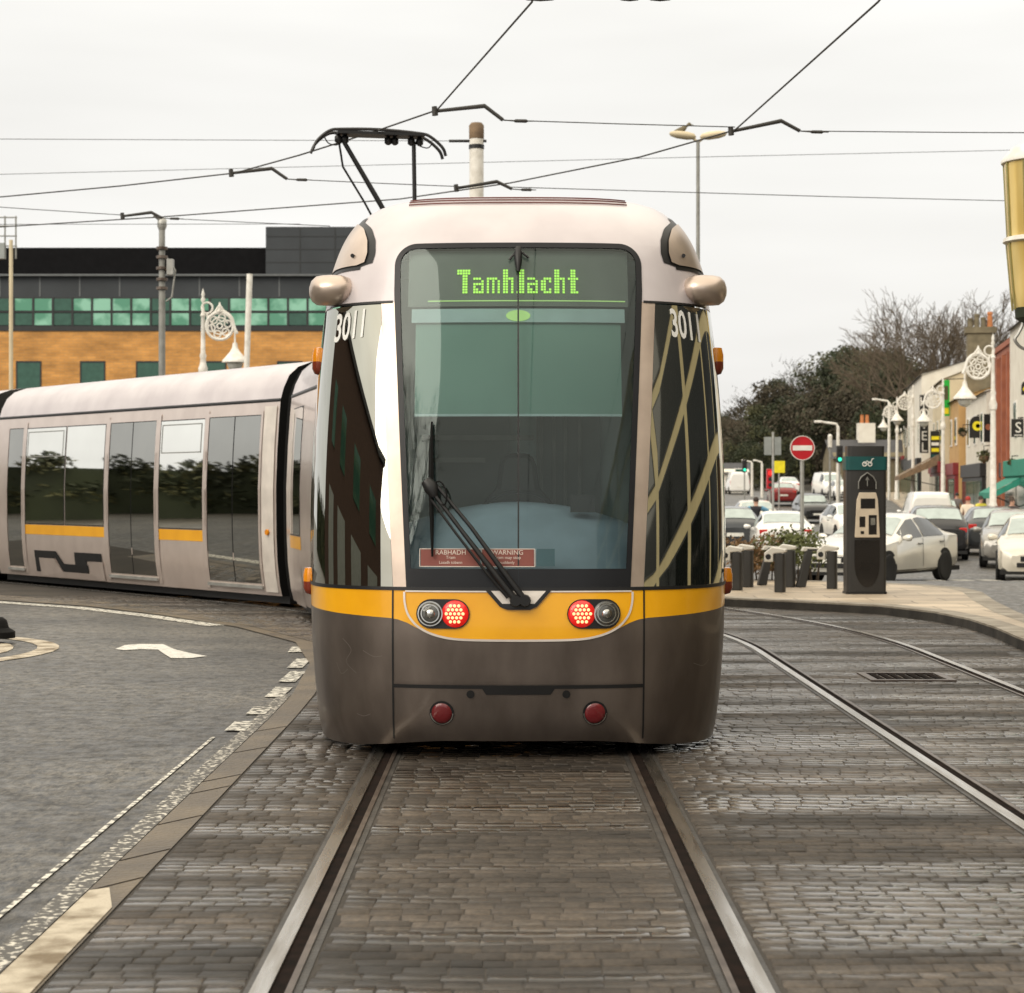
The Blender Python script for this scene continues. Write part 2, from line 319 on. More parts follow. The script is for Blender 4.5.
def sett_material():
    m = bpy.data.materials.new('stone_setts'); m.use_nodes = True; t = m.node_tree; n = t.nodes; b = n['Principled BSDF']; l = t.links.new
    g = n.new('ShaderNodeNewGeometry'); src = g.outputs['Position']
    def noise(scale, detail, st=(1, 1, 1), ro=0.6, loc=(0, 0, 0)):
        k = n.new('ShaderNodeTexNoise'); k.inputs['Scale'].default_value = scale; k.inputs['Detail'].default_value = detail; k.inputs['Roughness'].default_value = ro
        q = n.new('ShaderNodeMapping'); q.inputs['Scale'].default_value = st; q.inputs['Location'].default_value = loc; l(src, q.inputs[0]); l(q.outputs[0], k.inputs['Vector']); return k.outputs['Fac']
    rp = n.new('ShaderNodeValToRGB'); e = rp.color_ramp.elements; e[0].color = (0.030, 0.023, 0.017, 1); e[1].color = (0.060, 0.047, 0.035, 1); k = e.new(0.5); k.color = (0.042, 0.033, 0.025, 1)
    l(g.outputs['Random Per Island'], rp.inputs[0])
    stain = noise(0.8, 7, (0.45, 1.7, 1)); mr = n.new('ShaderNodeMapRange'); mr.inputs[1].default_value = 0.36; mr.inputs[2].default_value = 0.64; mr.inputs[3].default_value = 0.35; mr.inputs[4].default_value = 1.7; l(stain, mr.inputs[0])
    fine = noise(48, 4, (1, .4, 1), ro=0.75); m2 = n.new('ShaderNodeMapRange'); m2.inputs[1].default_value = 0.3; m2.inputs[2].default_value = 0.7; m2.inputs[3].default_value = 0.55; m2.inputs[4].default_value = 1.5; l(fine, m2.inputs[0])
    mm = n.new('ShaderNodeMath'); mm.operation = 'MULTIPLY'; l(mr.outputs[0], mm.inputs[0]); l(m2.outputs[0], mm.inputs[1])
    vm = n.new('ShaderNodeVectorMath'); vm.operation = 'SCALE'; l(rp.outputs[0], vm.inputs[0]); l(mm.outputs[0], vm.inputs['Scale']); l(vm.outputs[0], b.inputs['Base Color'])
    wet = noise(0.75, 7, (0.30, 2.2, 1), loc=(3.1, 7.7, 0)); m3 = n.new('ShaderNodeMapRange'); m3.inputs[1].default_value = 0.40; m3.inputs[2].default_value = 0.62; m3.inputs[3].default_value = 0.34; m3.inputs[4].default_value = 0.75; l(wet, m3.inputs[0]); l(m3.outputs[0], b.inputs['Roughness'])
    m4 = n.new('ShaderNodeMapRange'); m4.inputs[1].default_value = 0.42; m4.inputs[2].default_value = 0.54; m4.inputs[3].default_value = 1.0; m4.inputs[4].default_value = 0.0; l(wet, m4.inputs[0]); l(m4.outputs[0], b.inputs['Coat Weight']); b.inputs['Coat Roughness'].default_value = 0.09; b.inputs['Coat IOR'].default_value = 1.4
    bn = n.new('ShaderNodeBump'); bn.inputs['Strength'].default_value = 0.45; bn.inputs['Distance'].default_value = 0.007; b2 = noise(38, 6, (1, 1.3, 1), ro=0.75)
    l(b2, bn.inputs['Height']); l(bn.outputs[0], b.inputs['Normal']); return m
M['sett'] = sett_material()
M['kerbface'] = mat('shaded_grimy_kerb_face', (0.05, 0.045, 0.038), 0.85, col2=(0.02, 0.018, 0.016), nscale=3, bump=0.4, bscale=40)  # darker than the kerb top, with both shade and grime in the colour
M['kerb'] = mat('granite_kerb', (0.36, 0.325, 0.27), 0.7, col2=(0.19, 0.165, 0.13), nscale=3, bump=0.4, bscale=50, detail=8)
M['strip'] = mat('brown_granite_strip', (0.135, 0.10, 0.056), 0.42, col2=(0.065, 0.048, 0.028), nscale=2.2, bump=0.5, bscale=35, detail=8)
M['slabs'] = brick_mat('paving_slabs', (0.52, 0.43, 0.32), (0.40, 0.33, 0.25), (0.16, 0.13, 0.10), 1.0, 0.9, 0.6, 0.012, rough=0.6, bump=0.25)
M['roadpaint'] = worn_paint('worn_white_road_paint', (0.70, 0.68, 0.61), (0.10, 0.095, 0.085), (0.43, 0.55), 20)
M['roadpaint2'] = worn_paint('very_worn_white_road_paint', (0.62, 0.59, 0.52), (0.085, 0.08, 0.072), (0.53, 0.62), 34)
M['cleanpaint'] = worn_paint('white_road_paint', (0.66, 0.65, 0.61), (0.34, 0.32, 0.29), (0.30, 0.48), 16)
M['creampaint'] = worn_paint('cream_road_paint', (0.52, 0.46, 0.36), (0.17, 0.125, 0.07), (0.38, 0.58), 5)
M['lampwhite'] = mat('chipped_white_lamp_paint', (0.80, 0.78, 0.73), 0.5, col2=(0.62, 0.59, 0.53), nscale=6)
M['globe'] = mat('frosted_lamp_glass', (0.55, 0.55, 0.5), 0.15, coat=0.4)
# fix of the terrain profile: level under the tram and everything to its left
def gz(X, Y):
    z = -0.6 * sstep(30, 47, Y) + 0.2 * sstep(92, 112, Y) + 0.85 * sstep(108, 145, Y) + 0.65 * sstep(135, 185, Y)
    return z * sstep(-1, 5, X) + sstep(185, 330, Y) * 14 * sstep(10, 75, X)

# ------------------------------------------------------------------ ground, rails, markings
gx = np.concatenate([[-900, -400, -200, -100, -60], np.arange(-40, -2, 4.0), np.arange(-2, 8, 0.5), np.arange(8, 60, 2.0), np.arange(60, 160, 10.0), [200, 400, 900]])
gy = np.concatenate([[-300, -100, -40, 0], np.arange(10, 26, 4.0), np.arange(26, 60, 1.0), np.arange(60, 200, 3.0), np.arange(200, 400, 10.0), [500, 800, 1500]])
g = MB(); g.grid([[(x, y, gz(x, y)) for x in gx] for y in gy])
tag(g.build('ground', M['asphalt'], smooth=60), kind='structure')

def arc_path(X0, Yc, R_, cx, ang=38, y0=-6, y1=None, tail=24, step=0.6):
    pts = [(X0, y) for y in np.arange(y0, Yc, 1.5)]
    for k in range(int(ang / 1.5) + 1):
        a = R(k * 1.5); pts.append((cx + R_ * math.cos(a), Yc + R_ * math.sin(a)))
    a = R(int(ang / 1.5) * 1.5); ex, ey = pts[-1]
    for k in range(1, int(tail / 2)): pts.append((ex - math.sin(a) * 2 * k, ey + math.cos(a) * 2 * k))
    return pts
def offset_path(pts, d):             # d metres to the right of the direction of travel
    out = []
    for i, p in enumerate(pts):
        a, b = pts[max(i - 1, 0)], pts[min(i + 1, len(pts) - 1)]
        tx, ty = b[0] - a[0], b[1] - a[1]; n = math.hypot(tx, ty)
        out.append((p[0] + ty / n * d, p[1] - tx / n * d))
    return out
def ribbon(mb, pts, d0, d1, z, drop=0.0):
    A, B = offset_path(pts, d0), offset_path(pts, d1)
    rows = [[(*A[i], z), (*B[i], z)] for i in range(len(pts))]
    if drop: rows = [[(*A[i], z - drop), (*A[i], z), (*B[i], z), (*B[i], z - drop)] for i in range(len(pts))]
    return mb.grid(rows)

left_edge = [(-1.41, -6), (-1.41, 2), (-1.41, 8), (-1.41, 12), (-1.43, 14.5), (-1.56, 17), (-1.94, 19.4), (-2.83, 21.6), (-3.98, 23.6), (-5.24, 25.4), (-6.86, 26.9), (-10, 29.6), (-20, 37.5)]
right_edge = [(9, -6), (8, 2), (7, 8), (6.2, 12), (5.6, 14.5), (5.1, 17), (4.95, 19.4), (4.85, 21.6), (4.3, 24.2), (3.2, 25.6), (2.0, 26.8), (-1.5, 31), (-12, 41)]
sm = MB(); rows = []
for i in range(len(left_edge) - 1):
    for k in range(3):
        t = k / 3
        a = Vector(left_edge[i]).lerp(Vector(left_edge[i + 1]), t); b = Vector(right_edge[i]).lerp(Vector(right_edge[i + 1]), t)
        rows.append([(*a.lerp(b, s / 8), 0.004) for s in range(9)])
sm.grid(rows); tag(sm.build('sett_bed', M['settbed']), kind='structure')
def track_off(x, y, X0, Yc, R_, cx):
    if y < Yc: return x - X0
    return math.hypot(x - cx, y - Yc) - R_
rs = random.Random(8); sm = MB(); lx_e = [p[0] for p in left_edge]; ly_e = [p[1] for p in left_edge]; rx_e = [p[0] for p in right_edge]; ry_e = [p[1] for p in right_edge]
yrow = 3.4
while yrow < 27.5:
    hrow = rs.uniform(.070, .108); xa = float(np.interp(yrow, ly_e, lx_e)) + .012; xb = float(np.interp(yrow, ry_e, rx_e)); xb = min(xb, .40 * yrow + 1.2); x = xa + rs.uniform(-.08, 0)
    def track_x(y, X0, Yc, R_, cx): return X0 if y < Yc else cx + math.sqrt(max(0, R_ * R_ - (y - Yc) ** 2))
    def slant(y, Yc, R_): return 1.0 if y < Yc else 1 / math.sqrt(max(.05, 1 - ((y - Yc) / R_) ** 2))
    ym = yrow + hrow / 2; ca, cb = track_x(ym, 0, 17, 16, -16), track_x(ym, 3.0, 18.2, 19.2, -16.2); fa_, fb_ = slant(ym, 17, 16), slant(ym, 18.2, 19.2)
    cuts = [xa, ca - .803 * fa_, ca - .624 * fa_, ca + .624 * fa_, ca + .803 * fa_, cb - .803 * fb_, cb - .640 * fb_, cb + .640 * fb_, cb + .803 * fb_, xb]
    for q_ in range(0, 10, 2):
        x, xe = cuts[q_], cuts[q_ + 1]
        if q_ and q_ != 2: x += rs.uniform(0, .012)
        if q_ == 2: x += rs.uniform(0, .03); xe -= rs.uniform(0, .03)
        while x < xe - .03:
            wd = rs.uniform(.085, .145)
            if xe - x - wd < .06: wd = xe - x
            xc = x + wd / 2; yc = ym + .022 * math.sin(xc * 2.1 + yrow * .7) + .012 * math.sin(xc * 5.3 + yrow * 1.9) + rs.uniform(-.004, .004)
            zt_ = .0085 + rs.uniform(-.0018, .0018); a, c = wd / 2 - .0015, hrow / 2 - .0015; k_ = rs.uniform(.0035, .0065); tx, ty_ = rs.uniform(-.006, .006), rs.uniform(-.010, .010)
            j = lambda: rs.uniform(-.005, .005)
            lo = [(sx_ * a + j(), sy_ * c + j()) for sx_, sy_ in ((-1, -1), (1, -1), (1, 1), (-1, 1))]
            hi_ = [(u - math.copysign(k_, u), v - math.copysign(k_ * .9, v)) for u, v in lo]
            b0 = len(sm.v)
            sm.v += [(xc + u, yc + v, .003) for u, v in lo] + [(xc + u, yc + v, zt_ + u * tx + v * ty_) for u, v in hi_]
            for f in ((4, 5, 6, 7), (0, 1, 5, 4), (1, 2, 6, 5), (2, 3, 7, 6), (3, 0, 4, 7)): sm.f.append(tuple(b0 + i for i in f)); sm.m.append(0)
            x += wd
    yrow += hrow
so_ = sm.build('sett_paving', M['sett'], smooth=75); tag(so_, kind='structure')

trackA = arc_path(0.0, 17.0, 16.0, -16.0)
trackB = arc_path(3.0, 18.2, 19.2, -16.2)
for nm, tr in (('tram_track', trackA), ('tram_track', trackB)):
    s1, s2, s3, s4 = MB(), MB(), MB(), MB()
    for sg in (-1, 1):
        def rb(mb, a, b, z, drop=0.0):
            a, b = sorted((sg * a, sg * b)); ribbon(mb, tr, a, b, z, drop)
        rb(s1, 0.622, 0.66, 0.007); rb(s1, 0.774, 0.796, 0.007)                  # sealant bed
        rb(s2, 0.7175, 0.774, 0.017, 0.012)        # running head
        rb(s3, 0.670, 0.7175, 0.0085)               # flange groove
        rb(s4, 0.648, 0.670, 0.015, 0.006)         # keeper
    root = empty(nm); tag(root, kind='structure')
    s1.build('sealant_bed', M['seal'], root); s2.build('rail', M['rail'], root); s3.build('flange_groove', M['groove'], root); s4.build('keeper', M['keeper'], root)

# brown granite strip between asphalt and setts
sp = MB(); edge = [Vector(p) for p in left_edge[:6]]
ep = [(-1.41, y) for y in np.arange(-6, 14, 1.0)] + [(-1.43, 14.5), (-1.56, 17), (-1.94, 19.4), (-2.83, 21.6), (-3.98, 23.6), (-5.24, 25.4), (-6.86, 26.9), (-10, 29.6)]
ribbon(sp, ep, -0.16, 0.0, 0.009); tag(sp.build('granite_strip', M['strip']), kind='structure')
sb = MB(); ribbon(sb, ep[21:], 0.02, 0.55, 0.008)
tag(sb.build('brown_paver_band', M['strip']), kind='structure')
def flat(name, polys, m, z=0.006):
    mb = MB()
    for p in polys: mb.add([(q[0], q[1], z) for q in p], [tuple(range(len(p)))])
    return tag(mb.build(name, m), kind='structure')
ln = MB(); pp = [(x, y) for x, y in ep]
ribbon(ln, [p for p in pp if p[1] < 15.5], -0.26, -0.168, 0.006)
thin = MB(); ribbon(thin, [p for p in pp if p[1] < 12.5], -0.393, -0.370, 0.0062); tag(thin.build('thin_edge_line', M['roadpaint']), kind='structure')
tag(ln.build('worn_edge_marking', M['roadpaint2']), kind='structure')
flat('edge_line_dashes', [[(-1.74 - dx, y), (-1.61 - dx, y), (-1.61 - dx * 1.1, y + l_), (-1.74 - dx * 1.1, y + l_)] for dx, y, l_ in
     [(0.03, 12.3, .5), (0.02, 13.2, .45), (0.03, 14.3, .7), (0.06, 15.4, .9), (0.13, 16.6, 0.9), (0.30, 18.2, .6)]], M['roadpaint'], 0.0085)
for k, y in enumerate((5.2, 6.6, 7.55, 8.15, 9.0, 9.9, 10.3, 11.4, 12.4)): flat('strip_joint', [[(-1.568, y - .16), (-1.412, y + .10), (-1.412, y + .118), (-1.568, y - .142)]], M['groove'], 0.0105)
# bright new stretch of the strip at the near left corner
flat('pale_strip_patch', [[(-1.565, 4.5), (-1.42, 4.5), (-1.42, 7.1), (-1.50, 7.45), (-1.565, 7.4)]], M['creampaint'], 0.0125)
# white line that bounds the carriageway round the bend
bl = MB(); ribbon(bl, [(-2.95, 21.9), (-3.98, 23.55), (-5.24, 25.25), (-6.86, 26.75), (-10, 29.4)], -0.42, -0.20, 0.006)
tag(bl.build('bend_line', M['roadpaint']), kind='structure')
arrow = [(115, 649), (125, 645), (140, 644), (163, 644), (174, 649), (190, 653), (207, 656), (190, 658), (171, 658), (163, 653), (158, 649.5), (140, 649), (125, 650)]
am = MB(); pts = [G(x, y, 0.006) for x, y in arrow]
flat('bent_arrow_marking', [[(p.x, p.y) for p in pts]], M['cleanpaint'])
# kerbed traffic island with double lines at the far left
def loop_pts(cx, cy, rx, ry, n=20, rot=0.0): return [(cx + math.cos(rot) * rx * math.cos(a) - math.sin(rot) * ry * math.sin(a), cy + math.sin(rot) * rx * math.cos(a) + math.cos(rot) * ry * math.sin(a)) for a in [2 * math.pi * k / n for k in range(n)]]
isl = MB()
for dd in (0.0, 0.42):
    A, B = loop_pts(-6.35, 18.3, 2.15 - dd, 2.3 - dd, 40), loop_pts(-6.35, 18.3, 1.95 - dd, 2.1 - dd, 40)
    for k in range(40): isl.add([(*A[k], .006), (*A[(k + 1) % 40], .006), (*B[(k + 1) % 40], .006), (*B[k], .006)], [(0, 1, 2, 3)])
tag(isl.build('double_line_marking', M['creampaint']), kind='structure')
ik = MB(); ik.prism(loop_pts(-6.6, 18.4, 1.35, 1.45, 28), -0.05, 0.05); tag(ik.build('traffic_island', M['kerb'], smooth=40, bevel=0.02), kind='structure')
bb = empty('bollard_base', (-5.0, 19.35, 0.05), 0, 'low black rubber base of a traffic bollard lying at the left edge of the road', 'bollard base')
q = MB(); q.lathe([(.19, 0), (.19, .06), (.13, .10), (.11, .17), (.07, .2)], 18); q.build('rubber_foot', M['rubber'], bb, smooth=40)
q = MB(); q.lathe([(.112, .10), (.114, .105), (.108, .15), (.10, .155)], 18); q.build('reflective_band', M['redlens'], bb, smooth=40)

# pavement tongue on the right, with its granite kerb
front = [(0.5, 27.6), (1.6, 26.6), (2.7, 25.2), (3.6, 24.35), (4.34, 23.6), (4.72, 22.4), (4.84, 21.2), (4.80, 19.8), (4.70, 18.6), (4.66, 17.6), (4.75, 16.4), (5.05, 15.2), (5.7, 14.2), (7.0, 13.4), (11.5, 12.9)]
back = [(11.5, 15.5), (7.2, 16.2), (6.0, 17.2), (5.55, 18.8), (5.5, 20.4), (5.62, 22.2), (5.9, 24.4), (6.25, 26.6), (6.25, 27.8), (5.9, 28.6), (5.4, 29.2), (4.0, 30.2), (0.5, 31.5)]
def pav(d):   # inset outline for the kerb
    f = offset_path(front, -d); b = offset_path(back, -d); return f + b
outer, inner = pav(0.0), pav(0.26)
kb = MB(); n = len(outer)
for i in range(n):
    j = (i + 1) % n
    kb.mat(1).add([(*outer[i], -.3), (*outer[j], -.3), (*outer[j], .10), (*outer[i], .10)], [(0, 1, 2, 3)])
    kb.mat(0).add([(*outer[i], .10), (*outer[j], .10), (*outer[j], .12), (*outer[i], .12), (*inner[j], .12), (*inner[i], .12)], [(0, 1, 2, 3), (3, 2, 4, 5)])
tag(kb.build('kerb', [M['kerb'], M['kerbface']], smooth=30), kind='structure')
pv = MB(); bmx = [(*p, .118) for p in pav(0.25)]
pv.add(bmx, [tuple(range(n))]); po = pv.build('pavement', M['slabs'])
b_ = bmesh.new(); b_.from_mesh(po.data); bmesh.ops.triangulate(b_, faces=b_.faces); b_.to_mesh(po.data); b_.free(); tag(po, kind='structure')
# channel of darker stone at the foot of the kerb
ch = MB(); ribbon(ch, front, 0.01, 0.20, 0.0075); tag(ch.build('gutter_strip', M['seal']), kind='structure')
# drain cover in the right hand track
dc = empty('drain_cover', (3.10, 15.75, 0.008), 0, 'dark cast iron drain grating set in the right hand track', 'drain cover')
q = MB(); q.bbox((-.33, -.33, 0), (.33, -.27, .012)); q.bbox((-.33, .27, 0), (.33, .33, .012)); q.bbox((-.33, -.27, 0), (-.27, .27, .012)); q.bbox((.27, -.27, 0), (.33, .27, .012)); q.build('frame', M['keeper'], dc)
q = MB()
for k in range(7): q.bbox((-.25 + k * .075, -.268, 0), (-.205 + k * .075, .268, .010))
q.build('grating', M['groove'], dc)
# stop line and hatching on the side road, pavement on the far side of the street
flat('side_road_marking', [[(p.x, p.y) for p in [G(a, b, -0.30) for a, b in ((893, 591), (950, 590.5), (950, 595), (893, 596))]]], M['roadpaint'], -0.27) if False else None
A_ = R(8.42); UD = Vector((math.sin(A_), math.cos(A_), 0)); UN = Vector((-math.cos(A_), math.sin(A_), 0))   # along the far street / out of its facades
def XK(Y): return 6.4 + 0.148 * Y        # kerb and lamp line of the far street
def XF(Y): return 9.4 + 0.148 * Y        # its facades
fp = MB(); rows = []
for y in list(range(48, 190, 4)):
    rows.append([(XK(y) - .3, y, gz(XK(y), y) - .2), (XK(y) - .3, y, gz(XK(y), y) + .12), (XF(y) + 2, y, gz(XF(y), y) + .13)])
fp.grid(rows); tag(fp.build('far_pavement', M['slabs']), kind='structure')
dl = MB()
for k in range(14):
    y = 52 + k * 9.0; x = XK(y) - 6.5
    dl.add([(x, y, gz(x, y) + .012), (x + .16, y, gz(x, y) + .012), (x + .6, y + 4, gz(x + .6, y + 4) + .012), (x + .44, y + 4, gz(x + .6, y + 4) + .012)], [(0, 1, 2, 3)])
tag(dl.build('lane_dashes', M['roadpaint']), kind='structure')
zb = MB()
for k in range(7):
    x = 9.0 + k * 0.62; y = 43.2
    zb.add([(x, y, gz(x, y) + .02), (x + .4, y, gz(x, y) + .02), (x + .5, y + 1.6, gz(x, y + 1.6) + .02), (x + .1, y + 1.6, gz(x, y + 1.6) + .02)], [(0, 1, 2, 3)])
tag(zb.build('worn_road_hatching', M['roadpaint']), kind='structure')
# ------------------------------------------------------------------ the tram
tram = empty('tram', (0.035, 10.9, 0), 0, 'silver beige articulated tram with a yellow band and tall windscreen, bending away round the curve', 'tram')
WT = ([.04, .10, .16, .30, .60, .95, 1.5, 2.0, 2.4, 2.6, 2.8, 2.97, 3.08, 3.18, 3.25, 3.285, 3.305],
      [1.205, 1.217, 1.225, 1.24, 1.262, 1.272, 1.275, 1.258, 1.225, 1.195, 1.15, 1.09, 1.025, .935, .81, .63, .30])
YT = ([.04, .10, .14, .20, .40, .70, .95, 1.5, 2.0, 2.5, 2.9, 3.0, 3.08, 3.18, 3.25, 3.285, 3.305],
      [.17, .12, .095, .07, .03, 0, .02, .10, .21, .36, .52, .59, .68, .84, 1.03, 1.22, 1.5])
plan_ctrl = [(-.2, .006), (0, 0), (.2, .006), (.4, .022), (.55, .045), (.69, .085), (.82, .16), (.95, .27), (1.06, .42), (1.13, .62), (1.17, .86), (1.20, 1.2), (1.215, 1.5), (1.22, 1.9)]
dense = catmull([(a, b, 0) for a, b in plan_ctrl], 16)[16:]
PX = np.array([p.x for p in dense]); PY = np.array([p.y for p in dense])
_s = np.concatenate([[0], np.cumsum(np.hypot(np.diff(PX), np.diff(PY)))]); _u = np.linspace(0, _s[-1], 401); PX, PY = np.interp(_u, _s, PX), np.interp(_u, _s, PY)
def smooth_odd(a, h):                 # even curvature, so that the corner glass mirrors without ripples
    k = np.hanning(2 * h + 1); k /= k.sum(); return np.convolve(np.pad(a, h, mode='reflect', reflect_type='odd'), k, 'valid')
PX = smooth_odd(PX, 55); _k = np.hanning(111); _k /= _k.sum(); PY = np.convolve(np.concatenate([PY[55:0:-1], PY, 2 * PY[-1] - PY[-2:-57:-1]]), _k, 'valid'); PY -= PY[0]; PX[0] = 0; PX = PX * 1.22 / PX[-1]; PY = PY * 1.9 / PY[-1]
PS = np.concatenate([[0], np.cumsum(np.hypot(np.diff(PX), np.diff(PY)))]); PS /= PS[-1]
zs_d = np.linspace(.04, 3.305, 400)
def smooth_tab(T):
    y = np.interp(zs_d, *T); t_ = zs_d - .95; g_ = (zs_d >= .95) & (zs_d <= (2.6 if T is WT else 2.9))
    y = np.where(g_, 1.272 + .025 * t_ - .0435 * t_ ** 2 if T is WT else .02 + .13 * t_ + .065 * t_ ** 2, y); k = np.hanning(31); k /= k.sum()
    yp = np.pad(y, 15, mode='reflect', reflect_type='odd'); return np.convolve(yp, k, 'valid')
WD, YD = smooth_tab(WT), smooth_tab(YT)
def Wz(z): return float(np.interp(z, zs_d, WD))
def Yz(z): return float(np.interp(z, zs_d, YD))
YEND = 1.9
def N0(u, z):
    s = 1 if u >= 0 else -1; a = min(abs(u), 1.0)
    px = float(np.interp(a, PS, PX)); py = float(np.interp(a, PS, PY)); y0 = Yz(z)
    return Vector((s * px * Wz(z) / 1.22, y0 + py * (YEND - y0) / YEND, z))
def N(u, z, off=0.0):
    p = N0(u, z)
    if off:
        a = N0(u + .004, z) - N0(u - .004, z); b = N0(u, min(z + .01, 3.3)) - N0(u, max(z - .01, .04))
        n_ = a.cross(b).normalized()
        if n_.y > 0 and abs(n_.x) < .5: n_ = -n_
        if n_.x * u < 0 and abs(n_.x) > .5: n_ = -n_
        p = p + n_ * off
    return p
def UX(x, z):                       # lateral distance -> arc parameter
    s = 1 if x >= 0 else -1
    return s * float(np.interp(abs(x) * 1.22 / Wz(z), PX, PS))
UY = lambda y: float(np.interp(y, PY, PS))
USIDE = UY(1.05)
def patch(mb, zl, zh, fl, fr, nu=24, nz=12, off=0.0, mirror=False, zfun=None):
    """surface patch: zl/zh numbers or functions of u; fl/fr functions of z giving u limits"""
    rows = []
    for j in range(nz + 1):
        row = []
        for i in range(nu + 1):
            z = zl + (zh - zl) * j / nz; a, b = fl(z), fr(z); u = a + (b - a) * i / nu
            if zfun: z = zfun(u, j / nz)
            row.append(N(-u if mirror else u, z, off))
        rows.append(row)
    return mb.grid(rows)
def seam(mb, xz, width=.008, off=.003, inu=False):
    pts = []
    for (x, z) in xz: pts.append(N(x if inu else UX(x, z), z, off))
    rows = []
    for i, p in enumerate(pts):
        a, b = pts[max(i - 1, 0)], pts[min(i + 1, len(pts) - 1)]
        t = (b - a).normalized(); x, z = xz[i]; u = x if inu else UX(x, z)
        nn = (N(u, z, .05) - N(u, z)).normalized(); sd_ = t.cross(nn).normalized() * width / 2
        rows.append([p - sd_, p + sd_])
    return mb.grid(rows)
def lin(a, b, n=12): return [(a[0] + (b[0] - a[0]) * k / n, a[1] + (b[1] - a[1]) * k / n) for k in range(n + 1)]

ZB, ZQ, ZW = .957, 2.56, 2.90        # belt, top of quarter glass, top of windscreen
def hw(z):                           # half width of the windscreen opening
    b = .615 + (.705 - .615) * min(1, (z - ZB) / (2.6 - ZB)); r = .13
    if z > ZW - r: b = b - r + math.sqrt(max(0, r * r - (z - ZW + r) ** 2))
    return b
def po(z): return .69 + (.785 - .69) * (z - ZB) / (2.6 - ZB)   # outer edge of the front pillar
def yb(u):                           # lower edge of the yellow band
    x = abs(N0(u, .75).x)
    return float(np.interp(x, [0, .34, .46, .56, .63, .69, .8, 1.0, 1.2], [.672, .674, .695, .735, .772, .785, .79, .80, .815]))
def zlo(u): return .105 - .055 * sstep(.35, 1.1, abs(N0(u, .3).x))
M['scratch'] = mat('scratched_paint', (0.27, 0.235, 0.21), 0.5, 0.6)
# lower nose, yellow band, belt
b = MB()
for j0, j1 in (('a', 'b'),):
    rows = []
    for j in range(23):
        rows.append([N(u, zlo(u) + (yb(u) - zlo(u)) * j / 22) for u in np.linspace(-1, 1, 101)])
    b.grid(rows)
rows = [[N(u, zlo(u)) + Vector((0, .12, .0)) for u in np.linspace(-1, 1, 101)], [N(u, zlo(u)) for u in np.linspace(-1, 1, 101)]]
b.grid(rows)
nose = b.build('nose', M['skirt'], tram, smooth=50)
b = MB(); b.grid([[N(u, yb(u) + (.94 - yb(u)) * j / 5) for u in np.linspace(-1, 1, 101)] for j in range(6)])
b.build('yellow_band', M['yellow'], tram, smooth=50)
b = MB(); b.grid([[N(u, z, .004) for u in np.linspace(-1, 1, 101)] for z in (.938, .948, .957)])
b.build('belt_trim', M['black'], tram, smooth=50)
# pillars, roof dome
for mi in (False, True):
    b = MB(); patch(b, ZB, ZQ, lambda z: UX(hw(z), z), lambda z: UX(po(z), z), 4, 24, mirror=mi); b.build('front_pillar', M['pod'], tram, smooth=50)
    b = MB(); patch(b, ZB, ZQ, lambda z: USIDE, lambda z: 1.0, 8, 24, mirror=mi); b.build('side_pillar', M['paint'], tram, smooth=50)
b = MB()
for mi in (False, True):
    rows = []
    for z in list(np.linspace(ZQ, ZW - .13, 6)) + [ZW - .13 + .13 * math.sin(R(a)) for a in range(10, 91, 10)]:
        a = UX(hw(z), z); rows.append([N((-1 if mi else 1) * (a + (1 - a) * i / 36), z) for i in range(37)])
    b.grid(rows)
rows = [[N(u, z) for u in np.linspace(-1, 1, 81)] for z in [ZW, 2.93, 2.97, 3.0, 3.04, 3.08, 3.12, 3.16, 3.19, 3.22, 3.25, 3.27, 3.285, 3.297, 3.305]]
b.grid(rows)
lst = rows[-1]; mid = Vector((0, 1.9, 3.305)); b.add([*lst, mid], [(i, i + 1, len(lst)) for i in range(len(lst) - 1)])
dome = b.build('roof_dome', M['roofpaint'], tram, smooth=60)
# windscreen border and glass
hi = lambda z: max(.02, hw(z) - (.06 if z < 2.77 else .06))
b = MB(); zi0, zi1 = ZB + .100, ZW - .030
def ring(kind, n=26):
    o = []
    if kind == 0: h, z0, z1 = hw, ZB, ZW
    else:
        z0, z1, r = zi0, zi1, .09
        def h(z):
            q_ = .585 + .085 * (z - ZB) / (2.6 - ZB); 
            q_ = min(q_, .672)
            return q_ - r + math.sqrt(max(0, r * r - max(0, z - z1 + r) ** 2)) if z > z1 - r else q_
    zz = list(np.linspace(z0, z1 - .13, n)) + [z1 - .13 + .13 * math.sin(R(a)) for a in range(10, 91, 8)] + [z1]
    side = [(h(z), z) for z in zz]
    top = [(h(z1) * (1 - k / 12), z1) for k in range(1, 13)]
    half = [(h(z0) * k / 14, z0) for k in range(14)] + side + top
    return half
ro, ri = ring(0), ring(1)
for sg in (1, -1):
    rows = [[N(UX(sg * max(x, 1e-4), z), z, .005) for x, z in rr] for rr in (ro, [((a[0] + b2[0]) / 2, (a[1] + b2[1]) / 2) for a, b2 in zip(ro, ri)], ri)]
    b.grid(rows)
ws = b.build('windscreen', [M['frit'], M['windscreen']], tram, smooth=50)
b = MB(); rows = []
for z in np.linspace(ZB + .05, ZW - .02, 40):
    h = max(hw(z) - .02, .05); rows.append([N(UX(-h + 2 * h * i / 40, z), z, .001) for i in range(41)])
b.grid(rows); b.build('pane', M['windscreen'], ws, smooth=60)
b = MB(); seam(b, [(0.0, z) for z in np.linspace(ZB + .11, ZW - .04, 30)], .009, .0065); b.build('centre_seal', M['black'], ws)
